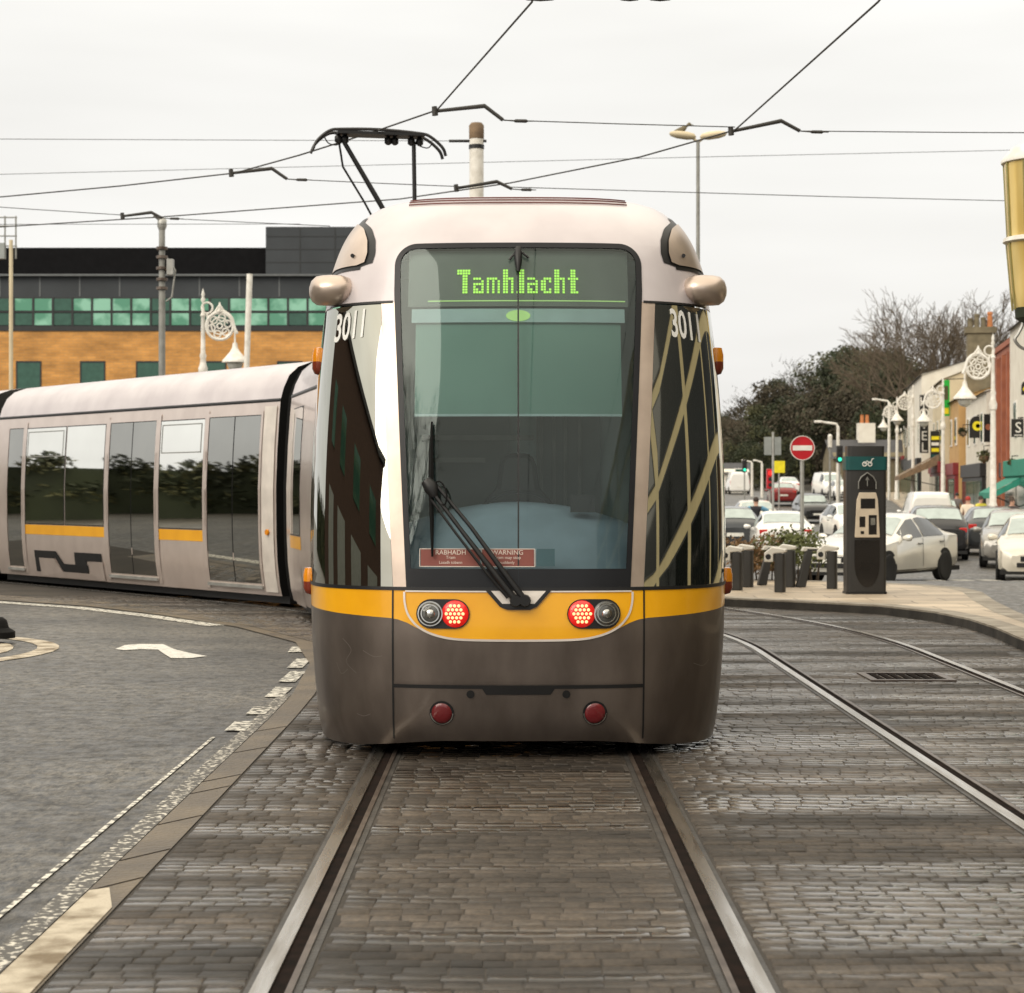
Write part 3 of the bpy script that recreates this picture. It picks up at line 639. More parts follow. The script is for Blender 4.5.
b = MB(); b.tube([N(0, 2.86, .02), N(0, 2.8, .035), N(0, 2.72, .02)], [.018, .024, .012], 8); b.tube([N(UX(-.05, 2.8), 2.79, .02), N(0, 2.845, .03), N(UX(.06, 2.8), 2.8, .02)], .008, 6)
b.build('aerial_hub', M['black'], ws, smooth=50)
# quarter glasses
for mi in (False, True):
    b = MB(); patch(b, ZB, ZQ - .012, lambda z: UX(po(z), z), lambda z: USIDE, 24, 30, .002, mirror=mi)
    qg = b.build('quarter_glass', M['darkglass'], tram, smooth=60)
    sg = -1 if mi else 1
    # fleet number wrapped on to the glass
    vs, fs = text_mesh('3011', .225, offset=.004)
    cx0 = .965 if not mi else .96
    b = MB()
    b.add([N(UX(sg * cx0 + v.x * .44, 2.43), 2.425 + v.y * 1.02 - .05 * sg * v.x, .006) for v in vs], fs)
    b.build('fleet_number', M['white'], qg)
# panel seams
for sg in (-1, 1):
    b = MB(); seam(b, lin((sg * .69, .11), (sg * .69, ZB), 14), .010); b.build('panel_seam', M['black'], nose)
    b = MB(); seam(b, [(sg * x, ZQ) for x in np.linspace(.712, 1.1, 18)], .014, .004); b.build('panel_seam', M['black'], dome)
b = MB(); seam(b, [(x, .412) for x in np.linspace(-.69, .69, 50)], .020); b.build('panel_seam', M['black'], nose)
b = MB()
seam(b, [(x, .432) for x in np.linspace(-.685, .685, 50)], .006, .004); b.build('bright_edge', M['skirt'], nose)
b = MB()
for sg in (-1, 1):
    seam(b, [(sg * p.x, p.y) for p in catmull([(.625, .93, 0), (.622, .87, 0), (.60, .80, 0), (.54, .735, 0), (.44, .692, 0), (.30, .672, 0), (0.0, .668, 0)], 8)], .012, .006)
seam(b, [(x, .934) for x in np.linspace(-.62, .62, 40)], .008, .0055)
b.build('pale_trim_line', M['trimwhite'], tram)
for sg, pts in ((-1, [(.98, .66), (.93, .60), (.96, .53), (.90, .47)]), (-1, [(.86, .60), (.80, .57), (.75, .575)]), (-1, [(1.02, .52), (.99, .46), (.95, .49)]), (1, [(.98, .52), (1.04, .50), (1.08, .53)]), (-1, [(.90, .24), (.86, .23), (.82, .245)])):
    b = MB(); seam(b, [(sg * p.x, p.y) for p in catmull([(x, z, 0) for x, z in pts], 6)], .0035, .002); b.build('scratch', M['scratch'], nose)
# wiper well: pale recess with a black V outline, then the wiper itself
well = [(-.17, .945), (-.095, .86), (-.06, .845), (.06, .845), (.095, .86), (.17, .945)]
def disc_patch(mb, poly, off):
    c = Vector((sum(p[0] for p in poly) / len(poly), sum(p[1] for p in poly) / len(poly)))
    vs = [N(UX(c.x, c.y), c.y, off)] + [N(UX(x, z), z, off) for x, z in poly]
    n_ = len(poly); return mb.add(vs, [(0, 1 + i, 1 + (i + 1) % n_) for i in range(n_)])
b = MB(); disc_patch(b, [(x, .935 if z > .93 else z) for x, z in well], .008); wl = b.build('wiper_well', M['trimwhite'], tram)
b = MB(); seam(b, [p for i in range(len(well) - 1) for p in lin(well[i], well[i + 1], 4)], .020, .011)
disc_patch(b, [(-.085, .868), (-.06, .838), (.06, .838), (.085, .868)], .012); b.build('well_outline', M['black'], wl)
wp = empty('wiper'); wp.parent = tram
b = MB(); piv = N(UX(-.015, .885), .885, .05); hub = N(UX(-.485, 1.50), 1.50, .06)
piv2 = N(UX(.03, .885), .885, .05); hub2 = N(UX(-.44, 1.50), 1.49, .055)
def on(x, z, o=.055): return N(UX(x, z), z, o)
b.tube([on(-.015, .885, .04), on(-.13, 1.03, .06), on(-.30, 1.25, .06), on(-.47, 1.475, .06)], [.020, .017, .012, .011], 8)
b.tube([on(-.055, .90, .04), on(-.17, 1.03, .05), on(-.33, 1.235, .05), on(-.475, 1.43, .05)], [.012, .009, .008, .008], 6)
b.tube([on(.035, .885, .04), on(-.09, 1.05, .06), on(-.25, 1.27, .06), on(-.435, 1.495, .055)], [.018, .015, .011, .010], 8)
b.build('arm', M['black'], wp, smooth=50)
b = MB(); b.lathe([(.0, .03), (.03, .03), (.034, .0), (.03, -.02), (0, -.02)], 12, on(-.015, .885, .03), Matrix.Rotation(R(90), 4, 'X')); b.build('pivot', M['black'], wp, smooth=50); b = MB(); b.lathe([(.0, .03), (.03, .03), (.034, .0), (.03, -.02), (0, -.02)], 12, on(.035, .885, .03), Matrix.Rotation(R(90), 4, 'X')); b.build('pivot', M['black'], wp, smooth=50); b = MB()
b.tube([on(-.50, 1.53), on(-.47, 1.49), on(-.45, 1.44)], [.03, .045, .02], 8); b.build('hub', M['black'], wp, smooth=50)
b = MB(); b.tube([on(-.475, 1.86, .03), on(-.478, 1.72, .03), on(-.476, 1.5, .035), on(-.470, 1.3, .03), on(-.467, 1.12, .028)], [.006, .013, .018, .013, .007], 6)
b.build('blade', M['rubber'], wp, smooth=50)
b = MB(); b.tube(catmull([on(-.47, 1.50), on(-.42, 1.52, .08), on(-.385, 1.46, .09), on(-.39, 1.40, .08), on(-.42, 1.40, .06)], 5), .005, 5); b.build('washer_hose', M['rubber'], wp)
# lamps
def surf_disc(mb, x, z, r, off, n=24, rx=None):
    return disc_patch(mb, [(x + (rx or r) * math.cos(2 * math.pi * k / n), z + r * math.sin(2 * math.pi * k / n)) for k in range(n)], off)
def dome_disc(mb, x, z, r, off, h, n=20):
    rows = []
    for j in range(5):
        rr = r * math.cos(R(90) * j / 4) + 1e-4; hh = off + h * math.sin(R(90) * j / 4)
        rows.append([N(UX(x + rr * math.cos(2 * math.pi * k / n), z), z + rr * math.sin(2 * math.pi * k / n), hh) for k in range(n + 1)])
    return mb.grid(rows)
ZL = .812
for sg in (-1, 1):
    hl = MB(); xr, xg = sg * .345, sg * .478; cap = []
    for k in range(13): a = R(90 + 180 * k / 12); cap.append((-.478 + .080 * math.cos(a), ZL + .080 * math.sin(a)))
    for k in range(13): a = R(-90 + 180 * k / 12); cap.append((-.345 + .080 * math.cos(a), ZL + .080 * math.sin(a)))
    disc_patch(hl, [(x * -sg, z) for x, z in cap], .008); lc = hl.build('lamp_cluster', M['black'], tram)
    b = MB(); dome_disc(b, xg, ZL, .070, .010, .018); hd = b.build('headlight', M['lampglass'], lc, smooth=60)
    b = MB(); dome_disc(b, xg, ZL, .026, .028, .012, 14); b.mat(0)
    for r_ in (.045, .062):
        rr = []
        for q_ in (r_, r_ + .006): rr.append([N(UX(xg + q_ * math.cos(a), ZL), ZL + q_ * math.sin(a), .027) for a in np.linspace(0, 2 * math.pi, 25)])
        b.grid(rr)
    b.build('reflector', M['chrome'], lc, smooth=60)
    b = MB(); dome_disc(b, xr, ZL, .074, .010, .020); b.build('tail_light', M['redlens'], lc, smooth=60)
    b = MB()
    for row, cnt in ((-2, 3), (-1, 4), (0, 5), (1, 4), (2, 3)):
        for k in range(cnt): dome_disc(b, xr + (k - (cnt - 1) / 2) * .0225, ZL + row * .0215, .0088, .0285, .004, 8)
    b.build('led_array', M['ledred'], lc)
    b = MB(); surf_disc(b, sg * .42, .265, .068, .005); fr_ = b.build('lamp_recess', M['black'], nose); b = MB(); surf_disc(b, sg * .262, .372, .022, .005, 14); b.build('tow_hole', M['black'], nose)
    b = MB(); dome_disc(b, sg * .42, .265, .056, .006, .012); b.build('fog_light', M['fog'], nose, smooth=60)
    b = MB(); rr = [[N(UX(sg * .42 + q_ * math.cos(a), .265), .265 + q_ * math.sin(a), .008) for a in np.linspace(R(180), R(360), 20)] for q_ in (.058, .064)]; b.grid(rr); b.build('lamp_rim', M['chrome'], fr_)
b = MB(); rows = [[N(UX(x, z), z, .004) for x in np.linspace(-h_, h_, 24)] for h_, z in ((.20, .405), (.18, .375), (.175, .37))]; b.grid(rows); b.build('coupler_hatch', M['black'], nose)
# eye panels high on the roof corners, camera pods below them
for sg in (-1, 1):
    xin = ([2.79, 2.80, 2.86, 2.94, 3.02, 3.085], [.93, .885, .868, .872, .90, .96])
    def ul(z, e=0.0): return min(UX(float(np.interp(z, *xin)) - e, z), UY(1.25))
    b = MB(); patch(b, 2.765, 3.115, lambda z: ul(min(max(z, 2.79), 3.085), .045 if z > 2.8 else .02), lambda z: UY(1.35), 14, 20, .004, mirror=sg < 0)
    es = b.build('lamp_surround', M['black'], tram, smooth=60)
    b = MB(); patch(b, 2.79, 3.085, lambda z: ul(z), lambda z: UY(1.33), 14, 20, .012, mirror=sg < 0)
    b.build('lens_panel', M['pod'], es, smooth=60)
    b = MB(); c_ = N(sg * UX(.955, 2.85), 2.85, .016); b.tube([c_, c_ + Vector((0, -.012, 0))], [.012, .012], 8); b.build('lock', M['black'], es)
    b = MB(); pts = []; rows = []
    for x, y, r_ in ((.94, .80, .03), (.98, .78, .070), (1.03, .78, .086), (1.09, .79, .090), (1.14, .80, .088), (1.18, .82, .083), (1.208, .84, .062), (1.222, .85, .03), (1.225, .85, .003)):
        rows.append([(sg * x, y + r_ * 1.6 * math.cos(a), 2.655 + r_ * math.sin(a)) for a in np.linspace(0, 2 * math.pi, 19)])
    b.grid(rows); b.build('camera_pod', M['pod'], tram, smooth=60)
    for zc, r_ in ((2.27, .052), (.955, .05)):
        b = MB(); c_ = N(sg * UY(1.0), zc, .0)
        b.lathe([(.0, r_ * 1.5), (r_ * .8, r_ * 1.4), (r_, r_ * .6), (r_, -r_ * .2)], 12, c_, Matrix.Diagonal((.9, 1, 1, 1))); il = b.build('indicator_light', M['amber'], tram, smooth=50)
        b = MB(); b.lathe([(r_ * 1.0, -r_ * .2), (r_ * 1.0, -r_ * 1.0), (r_ * .7, -r_ * 1.6), (0, -r_ * 1.8)], 12, c_, Matrix.Diagonal((.9, 1, 1, 1))); b.build('marker_lens', M['brownlens'], il, smooth=50)
# louvres on the front of the roof
M['slatbrown'] = mat('dull_red_slat', (0.16, 0.05, 0.045), 0.6)
for k, z in enumerate((3.172, 3.196, 3.222)):
    b = MB(); h_ = .645
    rows = [[N(UX(x, z), z, .004) + Vector((0, dy, dz)) for x in np.linspace(-h_, h_, 24)] for dy, dz in ((0, -.0035), (-.006, -.0035), (-.006, .0035), (.002, .0035))]; b.grid(rows)
    b.build('roof_louvre', M['slatbrown'], dome)
# cab interior
cab = MB(); rows = []
for y in (.75, 1.8): rows.append([(x, y, z) for x, z in ((-1.0, .5), (-1.05, 1.0), (-1.05, 2.4), (-.95, 2.80), (0, 2.88), (.95, 2.80), (1.05, 2.4), (1.05, 1.0), (1.0, .5))])
cab.grid(rows); cab.add([(-1.05, 1.78, .5), (1.05, 1.78, .5), (1.05, 1.78, 2.85), (-1.05, 1.78, 2.85)], [(0, 1, 2, 3)])
cl_ = cab.build('cab_lining', M['cabdark'], tram)
b = MB(); b.bbox((-.5, 1.70, 1.0), (-.05, 1.75, 2.5)); b.bbox((.12, 1.70, 1.0), (.52, 1.75, 2.5)); b.build('bulkhead_panel', M['cabgreen'], cl_)
b = MB()
for x in (.15, .23, .30, .39): b.tube([(x, 1.66, 1.0), (x, 1.66, 2.4)], .012, 6)
b.bbox((-.60, 1.62, 1.80), (.1, 1.66, 1.83)); b.bbox((-.55, 1.6, 1.66), (-.2, 1.64, 1.69)); b.build('grab_rail', M['pole'], cl_)
b = MB(); patch(b, 1.93, 2.50, lambda z: -UX(.60, z), lambda z: UX(.60, z), 20, 10, -.075); bl_ = b.build('roller_blind', M['blind'], tram, smooth=60)
b = MB(); seam(b, [(x, 1.925) for x in np.linspace(-.60, .60, 24)], .014, -.070); b.build('blind_bar', M['paleblue'], bl_)
b = MB(); patch(b, 2.455, 2.535, lambda z: -UX(.62, z), lambda z: UX(.62, z), 20, 2, -.055); sv = b.build('sun_visor', M['paleblue'], tram, smooth=60)
b = MB(); b.add([N(UX(.07 * math.cos(2 * math.pi * k / 20), 2.49), 2.492 + .033 * math.sin(2 * math.pi * k / 20), -.05) for k in range(20)], [tuple(range(20))]); b.build('cab_lamp', M['ledgreen'], sv)
b = MB(); patch(b, 2.545, 2.88, lambda z: -UX(min(.64, hw(z)), z), lambda z: UX(min(.64, hw(z)), z), 20, 8, -.045); ds = b.build('destination_display', M['cabgreen'], tram, smooth=60)
b = MB(); seam(b, [(x, 2.575) for x in np.linspace(-.52, .62, 24)], .007, -.040); b.build('display_edge', M['ledgreen'], ds)
F = {'T': ['#####', '#####', '..##.', '..##.', '..##.', '..##.', '..##.', '..##.', '..##.'],
     'a': ['....', '....', '....', '###.', '...#', '####', '#..#', '##.#', '####'],
     'm': ['.....', '.....', '.....', '#.#..', '##.#.', '##.##', '##.##', '##.##', '##.##'],
     'h': ['##..', '##..', '##..', '####', '##.#', '##.#', '##.#', '##.#', '##.#'],
     'l': ['.##', '.##', '.##', '.##', '.##', '.##', '.##', '.##', '###'],
     'c': ['....', '....', '....', '.###', '##.#', '##..', '##..', '##.#', '.###'],
     't': ['.##.', '.##.', '.##.', '####', '.##.', '.##.', '.##.', '.##.', '.###']}
F['m'] = ['.....', '.....', '.....', '####.', '#.#.#', '#.#.#', '#.#.#', '#.#.#', '#.#.#']
b = MB(); cx_ = 0
word = 'Tamhlacht'; tot = sum(len(F[c][0]) + 1 for c in word) - 1; pit = .0155
for c in word:
    for r_, line in enumerate(F[c]):
        for k, ch_ in enumerate(line):
            if ch_ == '#':
                x = (cx_ + k - tot / 2) * pit + .005; z = 2.752 - r_ * .0160; h_ = .0062
                b.add([N(UX(x + dx, z), z + dz, -.036) for dx, dz in ((-h_, -h_), (h_, -h_), (h_, h_), (-h_, h_))], [(0, 1, 2, 3)])
    cx_ += len(F[c][0]) + 1
b.build('led_lettering', M['led'], ds)
# dashboard, seat, sticker
b = MB(); rows = []
for t in np.linspace(0, 1, 10):
    y = .16 + t * .75; rows.append([(x, y, 1.02 + .42 * math.sin(t * math.pi * .55) * (1 - .35 * (x / .7) ** 2) - .02) for x in np.linspace(-.68, .68, 21)])
b.grid(rows); db = b.build('dashboard', M['dash'], tram, smooth=60)
b = MB(); b.tube(catmull([(-.22, .82, 1.38), (-.12, .80, 1.46), (.0, .80, 1.48), (.12, .80, 1.46), (.22, .82, 1.38)], 5), .014, 6); b.bbox((.30, .55, 1.36), (.44, .58, 1.46)); b.build('control_lever', M['black'], db)
b = MB(); prof = [(-.22, 1.0), (-.24, 1.35), (-.19, 1.44), (-.13, 1.50), (-.11, 1.66), (-.07, 1.71), (.07, 1.71), (.11, 1.66), (.13, 1.50), (.19, 1.44), (.24, 1.35), (.22, 1.0)]
b.prism(prof, -1.28, -1.14, XZ); b.build('driver_seat', M['black'], tram, bevel=.03)
b = MB(); zc = 1.118
for x0, x1 in ((-.535, -.21), (-.20, .085)):
    rows = [[N(UX(x, z), z, .0065) for x in np.linspace(x0, x1, 8)] for z in (zc - .046, zc + .046)]; b.mat(0).grid(rows)
st = b.build('warning_sticker', [M['stickred'], M['cream']], tram)
b = MB()
for x0, x1 in ((-.54, -.20), (-.20, .09)):
    for za in (zc - .049, zc + .047): seam(b, [(x, za) for x in np.linspace(x0, x1, 8)], .004, .008)
    for xa in (x0, x1): seam(b, lin((xa, zc - .049), (xa, zc + .047), 3), .004, .008)
for xc, l1, l2, l3 in ((-.37, 'RABHADH', 'Tram', 'Lasadh tobann'), (-.06, 'WARNING', 'Tram may stop', 'suddenly')):
    for body, sz, zz in ((l1, .036, zc + .027), (l2, .024, zc), (l3, .022, zc - .027)):
        vs, fs = text_mesh(body, sz); b.add([N(UX(xc + v.x, zz + v.y), zz + v.y, .0085) for v in vs], fs)
b.build('sticker_lettering', M['cream'], st)
b = MB(); rows = [[N(UX(x, z), z, -.01) for x in np.linspace(.10, .20, 5)] for z in (zc - .045, zc + .05)]; b.grid(rows); b.build('route_card', M['stickblue'], tram)
b = MB(); b.bbox((-.80, .36, .11), (.80, 1.2, .5)); b.bbox((-1.0, 1.2, .06), (1.0, 5.8, .5)); b.build('underframe', M['black'], tram)  # front box added under the nose to block light; rear box is the underframe

# --- carriages
CP = [(1.13, .16), (1.165, .30), (1.20, .60), (1.215, .95), (1.22, 1.5), (1.20, 2.0), (1.172, 2.40), (1.155, 2.58)]
CR = [(1.150, 2.605), (1.11, 2.74), (1.03, 2.90), (.90, 3.01), (.70, 3.08), (.40, 3.12), (0, 3.13)]
def sx(z): return float(np.interp(z, [p[1] for p in CP + CR], [p[0] for p in CP + CR]))
def carriage(root, Lc):
    """shell in the root's frame: +y along the track, -x is the side seen from the road"""
    b = MB(); ys = np.linspace(0, Lc, 9)
    for sg in (-1, 1): b.grid([[(sg * x, y, z) for x, z in CP] for y in ys])
    ring_ = [(x, z) for x, z in CP + CR] ; full = [(x, z) for x, z in ring_] + [(-x, z) for x, z in reversed(ring_[:-1])]
    b.mat(1)
    for y in (0, Lc): b.add([(x, y, z) for x, z in full], [tuple(range(len(full)))])
    body = b.build('carriage_body', [M['paint'], M['rubber']], root, smooth=40)
    b = MB(); prof = CR + [(-x, z) for x, z in reversed(CR[:-1])]
    b.grid([[(x, y, z) for x, z in prof] for y in ys]); b.build('carriage_roof', M['roofpaint'], root, smooth=60)
    b = MB()
    for sg in (-1, 1):
        b.grid([[(sg * (x + .006), y, z) for x, z in ((1.155, 2.572), (1.158, 2.59), (1.150, 2.612))] for y in ys])
    b.build('eave_trim', M['black'], root)
    b = MB(); b.bbox((-1.02, .0, .06), (1.02, Lc, .22)); b.build('underframe', M['black'], root)
    return body
def side_patch(mb, y0, y1, z0, z1, off=.006, sg=-1, r=0.0, nz=10):
    rows = []
    for z in np.linspace(z0, z1, nz): rows.append([(sg * (sx(z) + off), y, z) for y in (y0, y1)])
    return mb.grid(rows)
def frame_lines(mb, y0, y1, z0, z1, wd=.03, off=.010, sg=-1):
    side_patch(mb, y0 - wd, y0, z0 - wd, z1 + wd, off, sg); side_patch(mb, y1, y1 + wd, z0 - wd, z1 + wd, off, sg)
    side_patch(mb, y0, y1, z1, z1 + wd, off, sg, nz=2); side_patch(mb, y0, y1, z0 - wd, z0, off, sg, nz=2)
def window(body, y0, y1, z0=.965, z1=2.40, hopper=False, sg=-1):
    b = MB(); frame_lines(b, y0, y1, z0, z1, .014, .004, sg); fr_ = b.build('window', M['black'], body)
    b = MB(); side_patch(b, y0, y1, z0, z1, .005, sg); b.build('pane', M['sideglass'], fr_, smooth=60)
    if hopper:
        b = MB(); frame_lines(b, y0 + .08, y1 - .05, 1.98, 2.34, .014, .009, sg); b.build('hopper_frame', M['pole'], fr_)
def door(body, y0, y1, leaves=2, sg=-1):
    b = MB(); frame_lines(b, y0, y1, .30, 2.42, .05, .010, sg); fr_ = b.build('door_frame', M['paint'], body)
    for k in range(leaves):
        a = y0 + (y1 - y0) * k / leaves; c = y0 + (y1 - y0) * (k + 1) / leaves
        b = MB(); side_patch(b, a + .012, c - .012, .30, 2.41, .004, sg); b.build('door_leaf', M['doorglass'], fr_, smooth=60)
    b = MB(); side_patch(b, y0, y1, .30, 2.42, .002, sg); b.build('door_seal', M['rubber'], fr_)
    b = MB(); b.bbox((sg * 1.19, y0 - .03, .235), (sg * 1.165, y1 + .03, .275)); b.build('door_sill', M['steel'], fr_)
def bellows(root, y0, y1):
    b = MB(); n_ = 9; ring_ = [(x * .985, z) for x, z in CP + CR]; full = ring_ + [(-x, z) for x, z in reversed(ring_[:-1])]; rows = []
    for k in range(n_ + 1):
        s_ = .965 if k % 2 else 1.0; rows.append([(x * s_, y0 + (y1 - y0) * k / n_, .2 + (z - .2) * (s_ * .3 + .7)) for x, z in full])
    b.grid(rows); b.build('gangway_bellows', M['rubber'], root)
def yellow_strip(body, y0, y1, sg=-1):
    b = MB(); side_patch(b, y0, y1, .80, .945, .003, sg, nz=3); b.build('yellow_strip', M['yellow'], body)
# first carriage straight behind the cab
cA = empty('carriage', (0, 1.9, 0)); cA.parent = tram
bA = carriage(cA, 4.0)
for sg in (-1, 1): window(bA, .3, 1.9, sg=sg); door(bA, 2.2, 3.6, sg=sg); yellow_strip(bA, .0, 2.1, sg)
bellows(cA, 4.0, 4.6)
# second carriage, starting to bend left, only its end shows beside the cab
def place(x0, y0, x1, y1):
    c = empty('carriage', (x0 - .02, y0 - 10.9, 0), math.atan2(-(x1 - x0), y1 - y0)); c.parent = tram
    return c, math.hypot(x1 - x0, y1 - y0)
cB, LB = place(-.02, 17.5, -1.52, 24.15)
bB = carriage(cB, LB)
for sg in (-1, 1):
    door(bB, 1.2, 2.6, sg=sg); window(bB, 2.9, 4.3, sg=sg); window(bB, LB - 1.35, LB - .42, sg=sg, z1=2.42); yellow_strip(bB, LB - 1.42, LB - .36, sg); yellow_strip(bB, 2.8, 4.4, sg)
b = MB(); side_patch(b, LB - 1.3, LB - .4, .14, .62, .004); b.build('skirt_hatch', M['paint'], bB)
bellows(cB, LB, LB + .55)
# third carriage, swung right round to the left
dC = Vector((-.612, .791, 0)); nC = Vector((.791, .612, 0)); p0 = Vector((-2.93, 24.7, 0)) + nC * 1.22; p1 = p0 + dC * 8.5
cC, LC = place(p0.x, p0.y, p1.x, p1.y)
bC = carriage(cC, LC)
door(bC, .42, 1.74); window(bC, 1.86, 3.06, hopper=True); door(bC, 3.20, 4.58); window(bC, 4.74, 5.98); window(bC, 6.03, 7.38, hopper=True); door(bC, 7.52, 8.05, 1)
yellow_strip(bC, 1.82, 3.10); yellow_strip(bC, 4.70, 7.42)
for y in (1.80, 3.12, 4.66, 7.44): b = MB(); side_patch(b, y - .05, y + .05, .2, 2.5, .010); b.build('door_pillar', M['paint'], bC)
b = MB(); side_patch(b, .05, .34, .2, 2.52, .012); b.build('end_panel', M['trimwhite'], bC)
b = MB(); zz_ = [(7.05, .30), (7.05, .62), (6.45, .62), (6.10, .40), (5.55, .40), (5.45, .62), (4.78, .62), (4.78, .55), (5.30, .55), (5.48, .30)]
zig = [(7.12, .66, 6.90, .36), (7.12, .66, 6.25, .585), (6.42, .64, 6.10, .40), (6.25, .50, 5.35, .40), (5.60, .66, 5.35, .40), (5.60, .66, 4.85, .585)]
def quad_side(mb, pts, off):
    return mb.add([(-(sx(z) + off), y, z) for y, z in pts], [tuple(range(len(pts)))])
quad_side(b, [(7.10, .24), (7.10, .56), (6.93, .56), (6.93, .24)], .008)
quad_side(b, [(7.10, .56), (6.40, .56), (6.40, .45), (7.10, .45)], .0085)
quad_side(b, [(6.50, .56), (6.34, .56), (6.02, .32), (6.18, .28)], .009)
quad_side(b, [(6.16, .38), (5.30, .38), (5.30, .26), (6.16, .26)], .0095)
quad_side(b, [(5.72, .56), (5.34, .56), (5.34, .36), (5.72, .36)], .010)
quad_side(b, [(5.72, .56), (4.84, .56), (4.84, .44), (5.72, .44)], .0105)
b.build('bogie_recess', M['black'], bC)
b = MB(); quad_side(b, [(6.93, .17), (6.93, .45), (6.42, .45), (6.16, .26), (5.28, .26), (5.10, .44), (4.80, .44), (4.80, .17)], .020)
b.build('bogie_cover', M['paint'], bC)
b = MB(); b.lathe([(0, .02), (.035, .02), (.04, 0)], 10, (-1.235, LC * 0 + .18, .95), Matrix.Rotation(R(-90), 4, 'Y')); b.build('indicator_light', M['amber'], bC, smooth=50)
bellows(cC, LC, LC + .6)
p2 = p1 + dC * .6; p3 = p2 + dC * 6.0
cD, LD = place(p2.x, p2.y, p3.x, p3.y); bD = carriage(cD, LD); door(bD, .5, 1.9); window(bD, 2.1, 4.4); window(bD, 4.5, 5.6); yellow_strip(bD, 2.0, 5.7)
for c_, l_ in ((cB, LB), (cC, LC)):
    for yy in (l_ * .35, l_ * .65):
        for sg in (-1, 1): b = MB(); b.lathe([(0, -.06), (.27, -.06), (.30, -.03), (.30, .06), (0, .06)], 20, (sg * .72, yy, .31), Matrix.Rotation(R(90), 4, 'Y')); b.build('wheel', M['black'], c_, smooth=40)
# pantograph on the roof of the second carriage
pg = empty('pantograph', (-1.62 - .02, 24.0 - 10.9, 3.13), R(11)); pg.parent = tram
b = MB(); b.bbox((-.5, -.35, .02), (.5, .35, .10)); b.lathe([(.05, .0), (.07, .05), (.05, .1)], 10, (-.4, .2, .1)); b.build('base_frame', M['black'], pg)
b = MB(); Hc = 2.62; cx1 = P(378, 133, 24).x + 1.62
b.tube([(.05, .0, .1), (.42, .0, 1.1), (-.03, 0, 1.87), (-.43, 0, Hc - .08)], [.04, .035, .032, .028], 8)
b.tube([(-.02, .05, .3), (.25, .05, 1.05), (-.16, .05, 1.80), (-.42, .05, 2.22), (-.47, .02, Hc - .11)], .014, 6)
b.tube([(.45, .0, .1), (.45, 0, 1.2)], .045, 8); b.tube([(.45, 0, 1.2), (.43, 0, Hc - .08)], .026, 8)
b.build('arm', M['black'], pg, smooth=50)
b = MB()
for dy in (-.12, .12):
    b.tube(catmull([(-.80, dy, Hc - .24), (-.74, dy, Hc - .12), (-.60, dy, Hc - .005), (-.45, dy, Hc + .02), (0, dy, Hc + .03), (.48, dy, Hc), (.62, dy, Hc - .04), (.76, dy, Hc - .16), (.80, dy, Hc - .26)], 5), .020, 6)
b.bbox((-.50, -.14, Hc - .03), (.55, .14, Hc + .005))
for x in (-.48, -.40, .12, .20, .40, .50): b.lathe([(.02, 0), (.045, .02), (.045, .08), (.02, .10)], 8, (x, 0, Hc - .13))
b.tube(catmull([(-.65, 0, Hc - .05), (-.60, 0, Hc - .13), (-.5, 0, Hc - .15), (-.42, 0, Hc - .10)], 4), .008, 5)
b.tube(catmull([(.66, 0, Hc - .09), (.60, 0, Hc - .15), (.5, 0, Hc - .13)], 4), .008, 5)
b.build('collector_head', M['black'], pg, smooth=50)
# ------------------------------------------------------------------ more materials
M['brick'] = brick_mat('orange_brick', (0.60, 0.295, 0.080), (0.52, 0.25, 0.066), (0.42, 0.25, 0.11), 1.0, 0.45, 0.15, 0.012, rough=0.85, bump=0.2, vertical=True)
M['panelgrey'] = mat('grey_cladding', (0.040, 0.046, 0.052), 0.6, 0.1, (0.033, 0.038, 0.043), 0.8)
M['jointgrey'] = mat('grey_cladding_joint', (0.13, 0.14, 0.145), 0.6)
M['panelblack'] = mat('black_cladding', (0.010, 0.010, 0.011), 0.95, spec=0.08)
M['frame'] = mat('dark_window_frame', (0.025, 0.027, 0.028), 0.5)
M['greenpane'] = mat('green_tinted_pane', (0.11, 0.30, 0.20), 0.06, 0.3, (0.28, 0.55, 0.41), 0.9, contrast=(0.42, 0.55))
M['darkpane'] = mat('dark_green_pane', (0.05, 0.12, 0.09), 0.06, 0.2)
M['render'] = mat('white_render', (0.74, 0.71, 0.63), 0.8, col2=(0.64, 0.60, 0.52), nscale=1.2)
M['creamwall'] = mat('cream_render', (0.66, 0.57, 0.40), 0.8, col2=(0.56, 0.48, 0.33), nscale=1.2)
M['tanwall'] = mat('tan_render', (0.52, 0.33, 0.14), 0.8, col2=(0.44, 0.27, 0.11), nscale=1.2)
M['redbrick'] = brick_mat('red_brown_brick', (0.27, 0.085, 0.045), (0.21, 0.065, 0.038), (0.2, 0.15, 0.11), 1.0, 0.23, 0.075, 0.01, rough=0.85, bump=0.2, vertical=True)
M['brownpier'] = mat('red_brown_pier', (0.36, 0.12, 0.06), 0.7, col2=(0.27, 0.085, 0.045), nscale=2)
M['darkbrick'] = mat('dark_brick_wall', (0.075, 0.045, 0.035), 0.85)
M['slate'] = mat('dark_slate', (0.05, 0.05, 0.055), 0.6, col2=(0.035, 0.035, 0.04), nscale=3)
M['stonegrey'] = mat('grey_brown_stone', (0.20, 0.17, 0.11), 0.9, col2=(0.13, 0.11, 0.07), nscale=2)
M['pot'] = mat('terracotta', (0.50, 0.19, 0.07), 0.8)
M['shopred'] = mat('dark_red_shopfront', (0.20, 0.018, 0.02), 0.5)
M['shopblack'] = mat('black_shopfront', (0.015, 0.014, 0.014), 0.5)
M['shopgreen'] = mat('teal_canvas', (0.02, 0.24, 0.17), 0.7)
